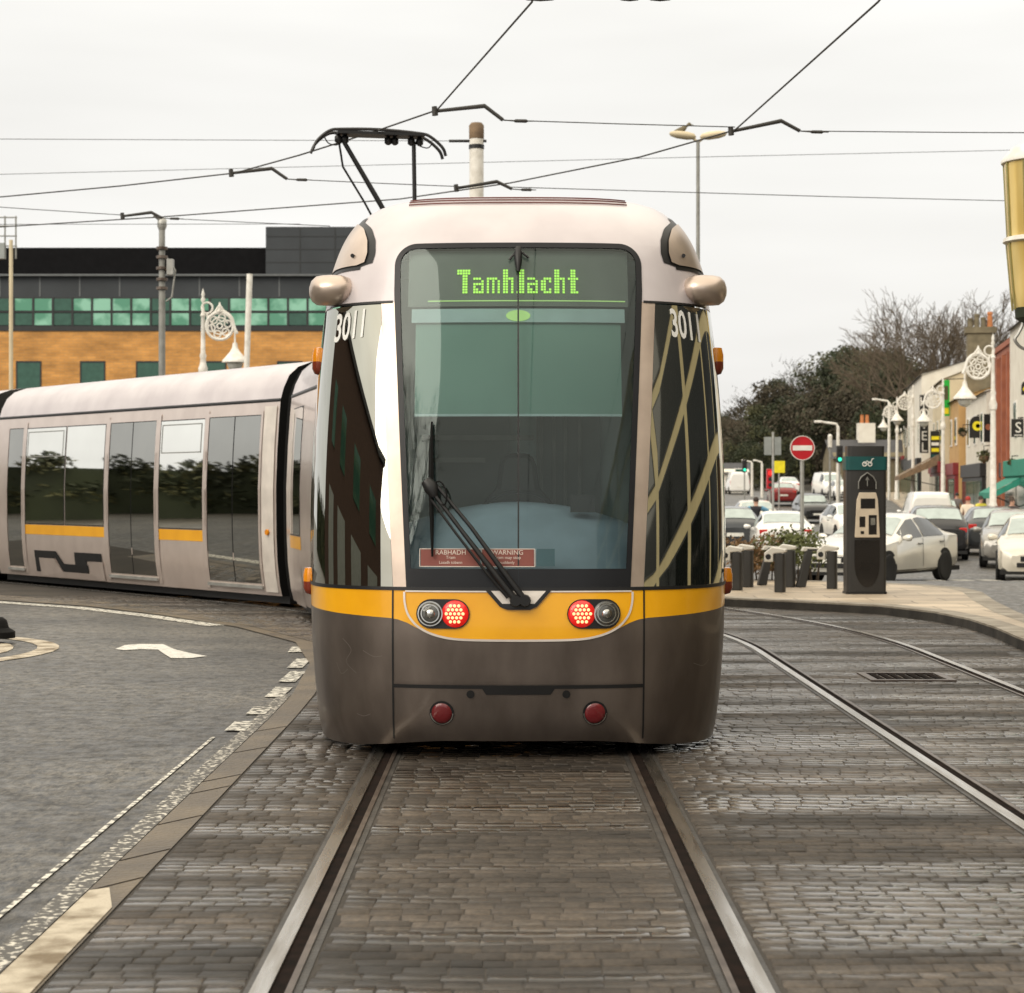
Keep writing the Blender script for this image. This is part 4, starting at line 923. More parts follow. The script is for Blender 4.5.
M['signgreen'] = mat('bright_green_sign', (0.02, 0.42, 0.05), 0.5)
M['signyellow'] = mat('yellow_sign', (0.85, 0.72, 0.02), 0.5)
M['gold'] = mat('gold_glass', (0.90, 0.72, 0.32), 0.2, 0.35, (0.72, 0.50, 0.14), 1.2, stretch=(3, 3, .3))
M['goldgreen'] = mat('olive_glass', (0.30, 0.27, 0.10), 0.25, 0.3)
M['stonebeige'] = mat('beige_stone_cladding', (0.52, 0.44, 0.26), 0.6, col2=(0.46, 0.39, 0.23), nscale=1.0)
M['signred'] = mat('red_sign', (0.50, 0.008, 0.018), 0.35, coat=0.2)
M['signwhite'] = mat('white_sign', (0.82, 0.80, 0.76), 0.4)
M['signback'] = mat('grey_sign_back', (0.30, 0.32, 0.31), 0.5, 0.3)
M['lampgreen'] = mat('lit_green_signal', (0.0, 0.5, 0.3), 0.4, emit=(0.05, 0.95, 0.55), estr=1.2)
M['lampred'] = mat('lit_red_signal', (0.6, 0.02, 0.02), 0.4, emit=(1, 0.03, 0.02), estr=1.0)
M['kiosk'] = mat('charcoal_kiosk_shell', (0.032, 0.031, 0.030), 0.42, col2=(0.026, 0.025, 0.024), nscale=3, coat=0.1)
M['kteal'] = mat('dark_teal_band', (0.008, 0.075, 0.075), 0.4)
M['kpanel'] = mat('beige_control_panel', (0.62, 0.53, 0.41), 0.5, 0.1)
M['kscreen'] = mat('dark_screen', (0.015, 0.013, 0.012), 0.12)
M['dock'] = mat('charcoal_dock_post', (0.035, 0.034, 0.032), 0.55)
M['dockhead'] = mat('pale_dock_head', (0.60, 0.58, 0.52), 0.45, 0.2)
M['wood'] = mat('weathered_timber', (0.22, 0.15, 0.09), 0.8, col2=(0.14, 0.095, 0.06), nscale=5)
M['bark'] = mat('grey_brown_bark', (0.085, 0.062, 0.042), 0.9, col2=(0.055, 0.04, 0.028), nscale=8)
M['twig'] = mat('brown_twigs', (0.125, 0.098, 0.068), 0.9, col2=(0.085, 0.064, 0.044), nscale=1)
M['leaf1'] = mat('dark_evergreen_leaves', (0.035, 0.045, 0.018), 0.7, col2=(0.022, 0.028, 0.012), nscale=0.5)
M['leaf2'] = mat('olive_leaves', (0.085, 0.085, 0.032), 0.7, col2=(0.05, 0.052, 0.02), nscale=0.5)
M['leaf3'] = mat('brown_winter_leaves', (0.066, 0.055, 0.034), 0.8, col2=(0.045, 0.037, 0.022), nscale=0.5)
M['hedge1'] = mat('hedge_green_leaves', (0.13, 0.15, 0.05), 0.7, col2=(0.08, 0.09, 0.03), nscale=3)
M['hedge2'] = mat('hedge_bronze_leaves', (0.22, 0.13, 0.06), 0.7, col2=(0.14, 0.085, 0.04), nscale=3)
M['tyre'] = mat('tyre_rubber', (0.014, 0.014, 0.014), 0.8)
M['rim'] = mat('alloy_rim', (0.22, 0.22, 0.21), 0.35, 0.8)
M['carglass'] = mat('car_window_glass', (0.015, 0.018, 0.018), 0.04, 0.0, ior=1.9)
M['carglasslight'] = mat('reflecting_car_glass', (0.40, 0.46, 0.45), 0.06, 0.55)
M['carlamp'] = mat('car_headlamp', (0.75, 0.75, 0.72), 0.12, 0.5)
M['cartail'] = mat('car_tail_lamp', (0.50, 0.015, 0.012), 0.2, coat=0.5)
M['plate'] = mat('number_plate', (0.75, 0.74, 0.68), 0.5)
CARP = {}
for k, c, mt, c2 in (('silver', (0.74, 0.72, 0.66), .3, None), ('white', (0.80, 0.79, 0.76), 0, None), ('black', (0.02, 0.02, 0.022), .2, None), ('darkgrey', (0.05, 0.055, 0.06), .3, None),
                 ('red', (0.20, 0.012, 0.014), .1, None), ('cream', (0.68, 0.64, 0.55), .1, None), ('grey', (0.28, 0.27, 0.25), .4, None)):
    CARP[k] = mat(k + '_car_paint', c, 0.25, mt, tuple(x * .93 for x in c), 1.5, coat=0.6)

# ------------------------------------------------------------------ office building on the left
Yb = 100.0
bx = lambda px: (px - 512) * Yb / FPX
bz = lambda py: 1.5 + (488 - py) * Yb / FPX
ob = empty('office_building', (bx(265), Yb, 0), 0, 'orange brick office building with a band of green windows and black upper storey', 'building')
ox = bx(265)
X0_, X1_ = -34.0, 0.5
def lx(x): return x - ox
b = MB(); b.bbox((lx(X0_), 0, -.5), (lx(X1_), 14, bz(329))); wall = b.build('brick_wall', M['brick'], ob)
b = MB(); b.bbox((lx(X0_), .25, bz(297)), (lx(X1_), 14, bz(274.5)))
x = X0_ + .3; b.mat(1)
while x < X1_: b.bbox((lx(x), .235, bz(296)), (lx(x + .07), .255, bz(276))); x += 2.0
b.build('grey_cladding', [M['panelgrey'], M['jointgrey']], ob)
b = MB(); b.bbox((lx(X0_), .9, bz(275)), (lx(bx(265)), 12, bz(245.5))); b.build('upper_storey', M['panelblack'], ob)
b = MB(); b.bbox((lx(bx(265)), .3, bz(275)), (lx(X1_), 13, bz(226))); b.mat(1)
for py in (236, 249, 262): b.bbox((lx(bx(265.5)), .285, bz(py)), (lx(X1_), .31, bz(py) + .04))
for px in (299, 334): b.bbox((lx(bx(px)), .283, bz(274)), (lx(bx(px)) + .05, .31, bz(226.5)))
b.build('corner_tower', [M['panelgrey'], M['frame']], ob)
b = MB(); b.bbox((lx(X0_), -.06, bz(275) - .05), (lx(X1_), .3, bz(275) + .05)); b.build('roof_ledge', M['jointgrey'], ob)
b = MB(); b.bbox((lx(X0_), -.05, bz(331)), (lx(X1_), .3, bz(326))); b.bbox((lx(X0_), .1, bz(326)), (lx(X1_), .3, bz(297))); b.build('window_band_backing', M['frame'], ob)
rng = random.Random(4)
x = X0_ + .2; k = 0
while x < X1_ - .8:
    wd = .92
    b = MB(); b.bbox((lx(x), .02, bz(326)), (lx(x + .10), .12, bz(297.5))); b.bbox((lx(x + .10), .03, bz(312.5)), (lx(x + wd + .06), .11, bz(311))); f_ = b.build('window', M['frame'], ob)
    for za, zb_ in ((325, 313), (310.5, 298.5)):
        b = MB(); b.bbox((lx(x + .10), .06, bz(za)), (lx(x + wd + .06), .095, bz(zb_))); b.build('pane', M['greenpane'] if rng.random() < .72 else M['darkpane'], f_)
    x += wd + .06; k += 1
for px in (-104, -44, 16, 80, 136, 201, 277, 340, 400, 460):
    xa = bx(px); b = MB(); w_ = 1.27; zt, zb_ = bz(361), bz(400)
    for a, c in (((xa, zb_), (xa + .07, zt)), ((xa + w_ - .07, zb_), (xa + w_, zt)), ((xa + .07, zt - .08), (xa + w_ - .07, zt)), ((xa + .07, zb_), (xa + w_ - .07, zb_ + .07))):
        b.bbox((lx(a[0]), -.03, a[1]), (lx(c[0]), .08, c[1]))
    f_ = b.build('window', M['frame'], ob)
    b = MB(); b.bbox((lx(xa + .07), -.012, zb_ + .07), (lx(xa + w_ - .07), .05, zt - .08)); b.build('pane', M['darkpane'], f_)
# ------------------------------------------------------------------ poles, ornate lamps, street lights
def pole_thing(name, loc, H, r0, r1, label, cat='pole', group=None, m='pole', lean=(0, 0)):
    o = empty(name, loc, 0, label, cat, group)
    b = MB(); b.tube([(0, 0, 0), (lean[0] * .5, lean[1] * .5, H * .5), (lean[0], lean[1], H)], [r0, (r0 + r1) / 2, r1], 12); b.build('shaft', M[m], o, smooth=50)
    return o
p = P(162, 226, 45); o = pole_thing('overhead_line_pole', (p.x, 45, 0), p.z, .085, .07, 'grey overhead line pole with a small camera on top and a box on its side')
b = MB(); b.lathe([(.07, -.1), (.11, .0), (.10, .14), (.04, .2)], 10, (0, 0, p.z)); b.tube([(-.16, -.1, p.z + .24), (.08, 0, p.z + .08)], [.05, .06], 8); b.build('camera_head', M['steel'], o, smooth=50)
b = MB(); b.bbox((.12, -.1, p.z - 1.1), (.26, .1, p.z - .75)); b.tube([(.1, 0, p.z - .7), (.3, 0, p.z - 1.0), (.22, 0, p.z - 1.6), (.09, 0, p.z - 1.7)], .02, 6); b.build('equipment_box', M['steel'], o)
b = MB()
for dz in (.5, .7, .95, 1.2, 1.4): b.lathe([(.13, -.03), (.13, .03)], 12, (0, 0, p.z - dz))
b.build('clamp_band', M['keeper'], o)
p = P(11, 240, 52); o = pole_thing('flag_pole', (p.x, 52, 0), p.z, .06, .05, 'slim cream pole near the left edge below the aerial rack', m='creamwall')
p = P(246, 274, 60); pole_thing('leaning_pole', (p.x - .15, 60, 0), p.z, .085, .09, 'white pole leaning slightly right beside the ornate lamp', m='lampwhite', lean=(.26, 0))
p = P(5, 216, 70); o = empty('aerial_rack', (p.x, 70, 0), 0, 'lattice aerial rack on a mast at the left edge above the dark roof', 'aerial')
b = MB()
for dx in (-.45, 0, .38): b.tube([(dx, 0, p.z - 1.5), (dx, 0, p.z)], .03, 6)
for dz in (.05, .35, .7, 1.05): b.tube([(-.5, 0, p.z - dz), (.42, 0, p.z - dz)], .025, 6)
b.build('rack', M['pole'], o)
b = MB(); b.tube([(-.3, 0, 0), (-.3, 0, p.z - 1.2)], .05, 10); b.build('mast', M['pole'], o)
b = MB(); b.bbox((-.5, -.1, p.z - 1.5), (.0, .15, p.z - .95)); b.build('antenna_box', M['signback'], o)
p = P(476.5, 124, 40); o = pole_thing('overhead_line_pole', (p.x, 40, 0), p.z - .28, .15, .142, 'thick pale overhead line pole with a brown cap, rising behind the tram roof', m='lampwhite')
b = MB(); b.lathe([(.147, -.30), (.15, -.29), (.15, -.03), (.11, .02), (0, .03)], 16, (0, 0, p.z)); b.build('cap', M['wood'], o, smooth=40)
b = MB(); b.lathe([(.155, -.04), (.155, .04)], 14, (0, 0, p.z - .46)); b.tube([(-.55, 0, p.z - .34), (.2, 0, p.z - .34)], .03, 6); b.build('tie_clamp', M['black'], o)
p = P(698, 140, 50); o = pole_thing('street_light', (p.x, 50, 0), p.z, .06, .045, 'tall twin headed street light behind the right shoulder of the tram', 'street light')
for sg, c_ in ((-1, 'a'), (1, 'b')):
    b = MB(); q = Vector((sg * .38, 0, p.z + .12)); b.tube([(0, 0, p.z - .05), (sg * .15, 0, p.z + .06)], .035, 8)
    rows = []
    for t, r_ in ((-.33, .02), (-.28, .10), (-.1, .14), (.15, .13), (.30, .08), (.34, .01)):
        rows.append([(q.x + t * sg, .16 * r_ / .14 * math.cos(a), q.z + .04 * sg * -0 + r_ * .75 * math.sin(a) + t * .12) for a in np.linspace(0, 2 * math.pi, 13)])
    b.grid(rows); b.build('lamp_head', M['creamwall'], o, smooth=60)
gu = empty('gull', (P(681, 131, 50).x, 50, P(681, 133, 50).z), 0, 'small gull perched on the left head of the twin street light', 'bird')
b = MB(); rows = []
for t, rr, dz in ((-.24, .005, .02), (-.16, .04, .03), (-.05, .075, .06), (.05, .085, .09), (.12, .06, .13), (.15, .045, .18), (.19, .05, .22), (.23, .04, .22), (.26, .012, .21), (.32, .004, .20)):
    rows.append([(t, rr * math.cos(a), dz + rr * math.sin(a)) for a in np.linspace(0, 2 * math.pi, 11)])
b.grid(rows); bird = b.build('body', M['stonegrey'], gu, smooth=60)
b = MB(); b.tube([(0, .03, -.02), (.01, .03, .04)], .008, 5); b.tube([(0, -.03, -.02), (.01, -.03, .04)], .008, 5); b.build('legs', M['pot'], gu)

def ornate_lamp(name, loc, H, side, label, rz=0.0, group='ornate white scroll lamps'):
    o = empty(name, loc, rz, label, 'street lamp', group); s = side
    b = MB(); b.lathe([(.20, 0), (.20, .5), (.16, .6), (.15, 1.5), (.12, 1.6), (.105, 3), (.09, H - 2.7), (.13, H - 2.68), (.15, H - 2.5), (.10, H - 2.35), (.085, H - 2.2), (.11, H - 2.1), (.075, H - 2.0), (.06, H - .9), (.09, H - .86), (.05, H - .75), (.03, H - .45), (.075, H - .36), (.035, H - .26), (.06, H - .2), (0, H)], 12); b.build('pole', M['lampwhite'], o, smooth=50)
    b = MB(); cx, cz, r_ = .52 * s, H - 1.18, .42
    circ = lambda x, z, r, a0=0, a1=360, n=24: [(x + r * math.cos(R(a0 + (a1 - a0) * k / n)), 0, z + r * math.sin(R(a0 + (a1 - a0) * k / n))) for k in range(n + 1)]
    b.tube(circ(cx, cz, r_), .050, 6); b.tube(circ(cx, cz, r_ * .62, 20, 330), .028, 6)
    for a in range(0, 360, 60): b.tube(circ(cx + r_ * .62 * math.cos(R(a + 15)), cz + r_ * .62 * math.sin(R(a + 15)), r_ * .26, n=12), .026, 6)
    b.tube(circ(cx, cz, r_ * .2, n=12), .03, 6)
    b.tube(circ(.13 * s, H - .62, .17, n=16), .035, 6); b.tube([(.13 * s, 0, H - .80), (.16 * s, 0, H - 1.0), (.12 * s, 0, H - 1.25)], .04, 6)
    b.tube(catmull([(.20 * s, 0, H - .90), (cx, 0, H - .70), (cx + .34 * s, 0, H - .88), (cx + .46 * s, 0, H - 1.25), (cx + .55 * s, 0, H - 1.42)], 5), [.05] * 20 + [.035], 6)
    b.tube([(cx - .16 * s, 0, H - .74), (cx, 0, H - .54), (cx + .16 * s, 0, H - .74)], [.03, .07, .03], 6); b.tube([(cx, 0, H - .74), (cx, 0, H - .44)], [.09, .02], 6)
    b.build('scroll_bracket', M['lampwhite'], o, smooth=50)
    lx_ = cx + .47 * s
    b = MB(); b.tube([(lx_, 0, H - 1.3), (lx_, 0, H - 1.85)], .03, 6); b.lathe([(.07, .35), (.09, .2), (.14, .1), (.32, -.12), (.40, -.20), (.40, -.26), (.36, -.26)], 16, (lx_, 0, H - 2.05)); sh = b.build('lamp_shade', M['lampwhite'], o, smooth=50)
    b = MB(); b.lathe([(.24, -.26), (.25, -.34), (.17, -.48), (0, -.55)], 14, (lx_, 0, H - 2.05)); b.build('globe', M['globe'], sh, smooth=60)
    return o
p = P(203, 288, 62); ornate_lamp('ornate_street_lamp', (p.x, 62, 0), p.z, 1, 'white ornate scroll lamp in front of the orange brick building')
for px, py, Y, lb in ((993, 333, 70, 'largest ornate scroll lamp on the right, by the red brown brick house'), (943, 377, 103, 'ornate scroll lamp just right of the HOTEL sign'),
                      (913, 384, 125, 'ornate scroll lamp just left of the HOTEL sign'), (897, 396, 146, 'smallest ornate scroll lamp on the right, nearest the dark wooded hill')):
    p = P(px, py, Y); zz = gz(p.x, Y); ornate_lamp('ornate_street_lamp', (p.x, Y, zz), p.z - zz, -1, lb)

# ------------------------------------------------------------------ overhead wires
def wire(name, pts, r, label, group=None, cat='wire'):
    b = MB(); b.tube(pts, r, 6); o = b.build(name, M['wire']); return tag(o, label, cat, group)
ZC = 5.76
cA_ = [(0.6, -8, ZC), P(532, 2, 17.5), P(437, 110, 22.5), P(376, 131, 23.9), P(300, 155, 25.3), P(235, 173, 27.2), P(120, 186, 28.4), P(0, 197, 29.4), (-18, 36.5, ZC)]
wire('contact_wire', cA_, .010, 'contact wire touching the pantograph and running up to the top of the picture', 'contact wires', 'contact wire')
cB_ = [(3.6, -6, ZC), P(878, 2, 17.4), P(735, 130, 23.7), P(640, 157, 25.4), P(510, 183, 28), P(400, 199, 29.6), P(160, 217, 31.6), P(0, 227, 33), (-14, 36, ZC)]
wire('contact_wire', cB_, .010, 'contact wire rising to the top right above the twin headed street light', 'contact wires', 'contact wire')
def span(a, c, lb, r=.006, ext=0.0): 
    a, c = Vector(a), Vector(c); d = (c - a)
    if a.x < -10: a = a - d.normalized() * 30      # carried on to a fixing out of the picture
    if c.x > 10: c = c + d.normalized() * 20
    d = c - a
    return wire('span_wire', [a - d * ext, a, a.lerp(c, .5) - Vector((0, 0, .012 * d.length * .1)), c], r, lb, 'span wires', 'span wire')
span(P(-60, 137.5, 38), P(466, 141, 40), 'span wire running left from the thick capped pole')
span(P(-60, 174, 44), P(700, 157, 44), 'span wire crossing low from the left edge to the street light pole')
span(P(700, 157, 44), P(1090, 147.5, 44), 'span wire from the street light pole to the gold lantern')
span(P(500, 120, 22.5), P(735, 127, 23.7), 'short span wire between the two upper pull off arms')
span(P(800, 131, 23.7), P(1100, 133, 24.5), 'span wire running right from the upper right pull off arm')
span(P(287, 179, 27.2), P(470, 187, 28), 'thin span wire between the two lower pull off arms')
span(P(508, 187, 28), P(1100, 203, 34), 'thin span wire running right just above the tram roof')
span(P(-60, 203, 31), P(122, 215, 31.8), 'span wire from the left edge to the lowest pull off arm')
span(P(160, 218, 31.8), P(330, 226, 33), 'span wire right of the lowest pull off arm, above the dark building')
span(P(-60, 223.5, 36), P(300, 224, 36), 'lowest thin span wire along the top of the dark building', .005)
def pull_off(x0, y0, x1, y1, Y, lb, rise=.12):
    a, c = P(x0, y0, Y), P(x1, y1, Y); d = c - a
    o = empty('pull_off_arm', a, 0, lb, 'wire fitting', 'pull off arms on the contact wires')
    b = MB(); b.tube([(0, 0, 0), d * .72 + Vector((0, 0, d.z * -.0 + rise)), d], [.020, .026, .022], 8); b.build('arm', M['wire'], o, smooth=40)
    b = MB(); b.tube([(-.03, 0, .05), (-.02, 0, -.05)], [.03, .035], 8); b.build('wire_clip', M['wire'], o)
    b = MB(); b.tube([d, d + Vector((.12, 0, -.01)), d + Vector((.14, 0, -.01)), d + Vector((.26, 0, -.012)), d + Vector((.28, 0, -.012)), d + Vector((.34, 0, -.014))], [.008, .008, .02, .022, .008, .006], 6); b.build('insulator', M['wire'], o)
pull_off(437, 111, 503, 120, 22.5, 'pull off arm above the roof right of the pantograph', .13)
pull_off(233, 173, 287, 179, 27.2, 'pull off arm left of the pantograph over the orange building', .12)
pull_off(458, 188, 512, 189, 28, 'pull off arm just over the tram roof by the capped pole', .10)
pull_off(124, 216, 162, 218, 31.8, 'lowest pull off arm above the grey camera pole', .08)
pull_off(733, 131, 800, 131, 23.7, 'pull off arm right of the twin headed street light', .12)
ty = 17.45; b = MB(); zt = P(512, -3, ty).z
b.tube([(-8, ty, zt + .05), (P(520, 0, ty).x, ty, zt), (P(900, 0, ty).x, ty, zt), (12, ty, zt + .06)], .007, 6); sw = b.build('span_wire', M['wire']); tag(sw, 'span wire along the very top edge carrying dark insulators', 'span wire', 'span wires')
for k, (xa, xc) in enumerate(((524, 556), (619, 640), (648, 672))):
    o = empty('insulator', P(xa, -2, ty), 0, ('dark insulator at the top edge above the pantograph wire', 'left one of the paired dark insulators at the top edge', 'right one of the paired dark insulators at the top edge')[k], 'insulator')
    ll = (xc - xa) * ty / FPX; b = MB(); b.tube([(0, 0, 0), (ll * .1, 0, 0), (ll * .5, 0, 0), (ll * .9, 0, 0), (ll, 0, 0)], [.01, .022, .03, .022, .01], 8); b.build('sleeve', M['black'], o, smooth=40)

# ------------------------------------------------------------------ bike hire kiosk, dock posts, sign, hedge
kp = G(867, 594, .12); kz = .12
ki = empty('bike_hire_kiosk', (kp.x, kp.y, kz), R(2), 'tall charcoal bike hire kiosk with a teal band and beige control panel', 'kiosk')
px_m = FPX / kp.y
W2, HK, DK = 20.0 / px_m, (594 - 446) / px_m, .30
def ky(py): return (594 - py) / px_m
b = MB()
pf = [(-W2, 0), (W2, 0), (W2, DK), (-W2, DK)]
def rrect(hw_, d0, d1, r=.05): 
    o_ = []
    for cx, cy, a0 in ((hw_ - r, d0 + r, -90), (hw_ - r, d1 - r, 0), (-hw_ + r, d1 - r, 90), (-hw_ + r, d0 + r, 180)):
        for k in range(5): a = R(a0 + 90 * k / 4); o_.append((cx + r * math.cos(a), cy + r * math.sin(a)))
    return o_
b.prism(rrect(W2, 0, DK), 0, ky(470)); b.prism(rrect(W2 - .02, .02, DK - .02), ky(456.5), HK); kb_ = b.build('shell', M['kiosk'], ki, smooth=40)
b = MB(); b.prism(rrect(W2 + .012, -.015, DK + .012), ky(470), ky(456.5)); tb = b.build('header_band', M['kteal'], ki, smooth=40)
b = MB(); yc = ky(463.2)
for x in (-.035, .035): b.tube([(x + .026 * math.cos(a), -.019, yc - .012 + .026 * math.sin(a)) for a in np.linspace(0, 2 * math.pi, 15)], .007, 5)
b.tube([(-.035, -.019, yc - .01), (0, -.019, yc + .03), (.04, -.019, yc - .005), (.065, -.019, yc + .055), (.085, -.019, yc + .06)], .006, 5); b.build('bicycle_emblem', M['signwhite'], tb)
b = MB(); arch = [(-.115, ky(489)), (-.115, ky(482)), (-.08, ky(477)), (0, ky(472.5)), (.08, ky(477)), (.115, ky(482)), (.115, ky(489))]
b.prism(arch, .004, .02, XZ); b.build('arch_panel', M['kscreen'], ki)
b = MB(); b.tube([(x, -.022, z) for x, z in arch], .007, 6); b.tube([(0, -.024, ky(486)), (0, -.024, ky(477))], .006, 5); b.tube([(-.02, -.024, ky(480)), (0, -.024, ky(477)), (.02, -.024, ky(480))], .005, 5); b.build('arch_rim', M['pole'], ki)
b = MB(); pan = [(-.165, ky(537.5)), (.165, ky(537.5)), (.14, ky(500)), (.115, ky(492.5)), (-.105, ky(492.5)), (-.14, ky(500))]; b.prism(pan, .004, .03, XZ); pn = b.build('control_panel', M['kpanel'], ki, bevel=.008)
b = MB(); b.bbox((-.09, -.034, ky(508.5)), (.10, -.028, ky(498.5))); b.build('screen', M['kscreen'], pn)
b = MB(); b.bbox((-.105, -.034, ky(527)), (-.03, -.028, ky(516.5))); b.build('keypad', M['kscreen'], pn)
b = MB(); b.bbox((.015, -.033, ky(534.5)), (.12, -.028, ky(515))); cr_ = b.build('card_reader', M['kscreen'], pn)
b = MB(); b.bbox((.04, -.04, ky(525)), (.10, -.033, ky(518))); b.build('reader_slot', M['chrome'], cr_)
b = MB(); b.bbox((-.09, -.034, ky(534)), (-.045, -.028, ky(531))); b.build('ticket_slot', M['kscreen'], pn)
b = MB(); low = [(0.0 + .165 * math.cos(a), ky(588) + (ky(540) - ky(588)) * .5 + .30 * math.sin(a)) for a in np.linspace(math.pi, 2 * math.pi, 14)]
b.prism([(-.165, ky(540))] + [(x, z) for x, z in low] + [(.165, ky(540))], .003, .008, XZ); b.build('lower_recess', M['kscreen'], ki)
b = MB(); b.prism(rrect(W2 + .01, -.01, DK + .01), -.02, .03); b.build('plinth', M['black'], ki)

def dock_post(px, py, lb, slanted=False):
    q = G(px, py, .12); o = empty('bike_dock', (q.x, q.y, .12), R(-14 if not slanted else 0), lb, 'bike dock', 'bike hire dock posts on the pavement')
    if not slanted:
        b = MB(); rr = [(x, y - .1) for x, y in rrect(.068, 0, .22, .04)]; b.prism(rr, 0, .50); b.prism([(x * 1.0, y) for x, y in rr], .50, .51); b.build('post', M['dock'], o, smooth=40, bevel=.01)
        b = MB(); b.prism([(-.20, .40), (-.20, .52), (-.10, .60), (.09, .57), (.09, .53), (-.08, .51), (-.08, .40)], -.07, .10, XZ); hd = b.build('head', M['dockhead'], o, bevel=.012)
        b = MB(); b.lathe([(.035, .006), (.038, 0)], 14, (-.145, -.101, .47), Matrix.Rotation(R(90), 4, 'X')); b.build('lock_slot', M['black'], hd)
    else:
        b = MB(); b.prism([(-.10, 0), (.03, 0), (.13, .50), (.04, .52)], -.08, .08, XZ); b.build('post', M['dock'], o, bevel=.012)
        b = MB(); b.prism([(-.03, .50), (.36, .50), (.36, .535), (.0, .56)], -.07, .07, XZ); hd = b.build('head', M['dockhead'], o, bevel=.008)
        b = MB(); b.bbox((.05, -.075, .505), (.2, -.069, .53)); b.build('lock_slot', M['black'], hd)
    return o
dock_post(737, 590, 'leftmost dock post, almost touching the tram side'); dock_post(748, 587, 'second dock post from the tram, set slightly behind')
dock_post(764, 585, 'slanted dock post in front of the timber planter', True); dock_post(780, 592, 'nearest upright dock post, in front of the hedge')
dock_post(790, 587, 'upright dock post half hidden behind the nearest one'); dock_post(803, 587, 'slanted dock post in front of the silver car bumper', True)
dock_post(832, 588.5, 'upright dock post just left of the kiosk')

ns = P(802, 448, 44); zz = gz(ns.x, 44); o = empty('no_entry_sign', (ns.x, 44, zz), 0, 'round red no entry sign with a white bar on a slim pole', 'road sign')
b = MB(); b.tube([(0, 0, 0), (0, 0, ns.z - zz + .2)], .045, 10); b.build('post', M['steel'], o, smooth=40)
cz = ns.z - zz
b = MB(); b.lathe([(.0, .02), (.255, .02), (.255, 0)], 40, (0, -.05, cz), Matrix.Rotation(R(90), 4, 'X')); dsk = b.build('disc', M['signred'], o, smooth=30)
b = MB(); b.lathe([(.256, .0), (.256, .026), (.270, .026), (.270, -.002)], 40, (0, -.05, cz), Matrix.Rotation(R(90), 4, 'X')); b.build('rim', M['signwhite'], dsk)
b = MB(); b.bbox((-.215, -.076, cz - .055), (.215, -.072, cz + .055)); b.build('bar', M['signwhite'], dsk)
b = MB(); b.bbox((-.16, -.04, cz + .1), (.16, -.01, cz + .14)); b.build('bracket', M['steel'], o)
def leaf_cloud(mb, c, rad, n, size, rng, shell=.55, flat=0.0):
    for _ in range(n):
        while True:
            v = Vector((rng.uniform(-1, 1), rng.uniform(-1, 1), rng.uniform(-1, 1)))
            if .05 < v.length <= 1: break
        v = v.normalized() * (shell + (1 - shell) * rng.random()) if rng.random() < .8 else v
        p_ = Vector(c) + Vector((v.x * rad[0], v.y * rad[1], v.z * rad[2]))
        a = Vector((rng.gauss(0, 1), rng.gauss(0, 1), rng.gauss(0, 1))).normalized(); t = a.orthogonal().normalized(); s_ = size * rng.uniform(.6, 1.3); u = a.cross(t)
        mb.add([p_ + t * s_, p_ + u * s_ * .5, p_ - t * s_, p_ - u * s_ * .5], [(0, 1, 2, 3)])
rng = random.Random(11)
hz = empty('hedge', (3.98, 30.0, .05), 0, 'low clipped hedge, bronze on the left and green on the right, behind the dock posts', 'hedge')
b = MB()
for k in range(60):
    t = rng.random(); x = -.70 + 1.30 * t; y = rng.uniform(-.3, .35); z = rng.uniform(.35, .68) + .06 * math.sin(x * 5)
    b.mat(1 if t < .55 and rng.random() < .75 else 0); leaf_cloud(b, (x, y, z), (.24, .22, .17), 60, .035, rng)
b.build('foliage', [M['hedge1'], M['hedge2']], hz)
b = MB()
for k in range(26): x = rng.uniform(-.7, .6); b.tube([(x, rng.uniform(-.1, .1), 0), (x + rng.uniform(-.1, .1), rng.uniform(-.2, .2), .6)], [.014, .006], 5)
b.build('stems', M['bark'], hz)
q = G(760, 572, .12); o = empty('timber_planter', (q.x, q.y + .4, .1), 0, 'low weathered timber planter box of horizontal boards below the hedge', 'planter')
for k in range(3): b = MB(); b.bbox((-.17, -.03, .04 + k * .10), (.16, .0, .12 + k * .10)); b.build('board', M['wood'], o)
b = MB(); b.bbox((-.2, -.04, 0), (-.165, .3, .36)); b.build('corner_post', M['wood'], o)
b = MB(); b.bbox((.16, -.04, 0), (.195, .3, .36)); b.build('corner_post', M['wood'], o)

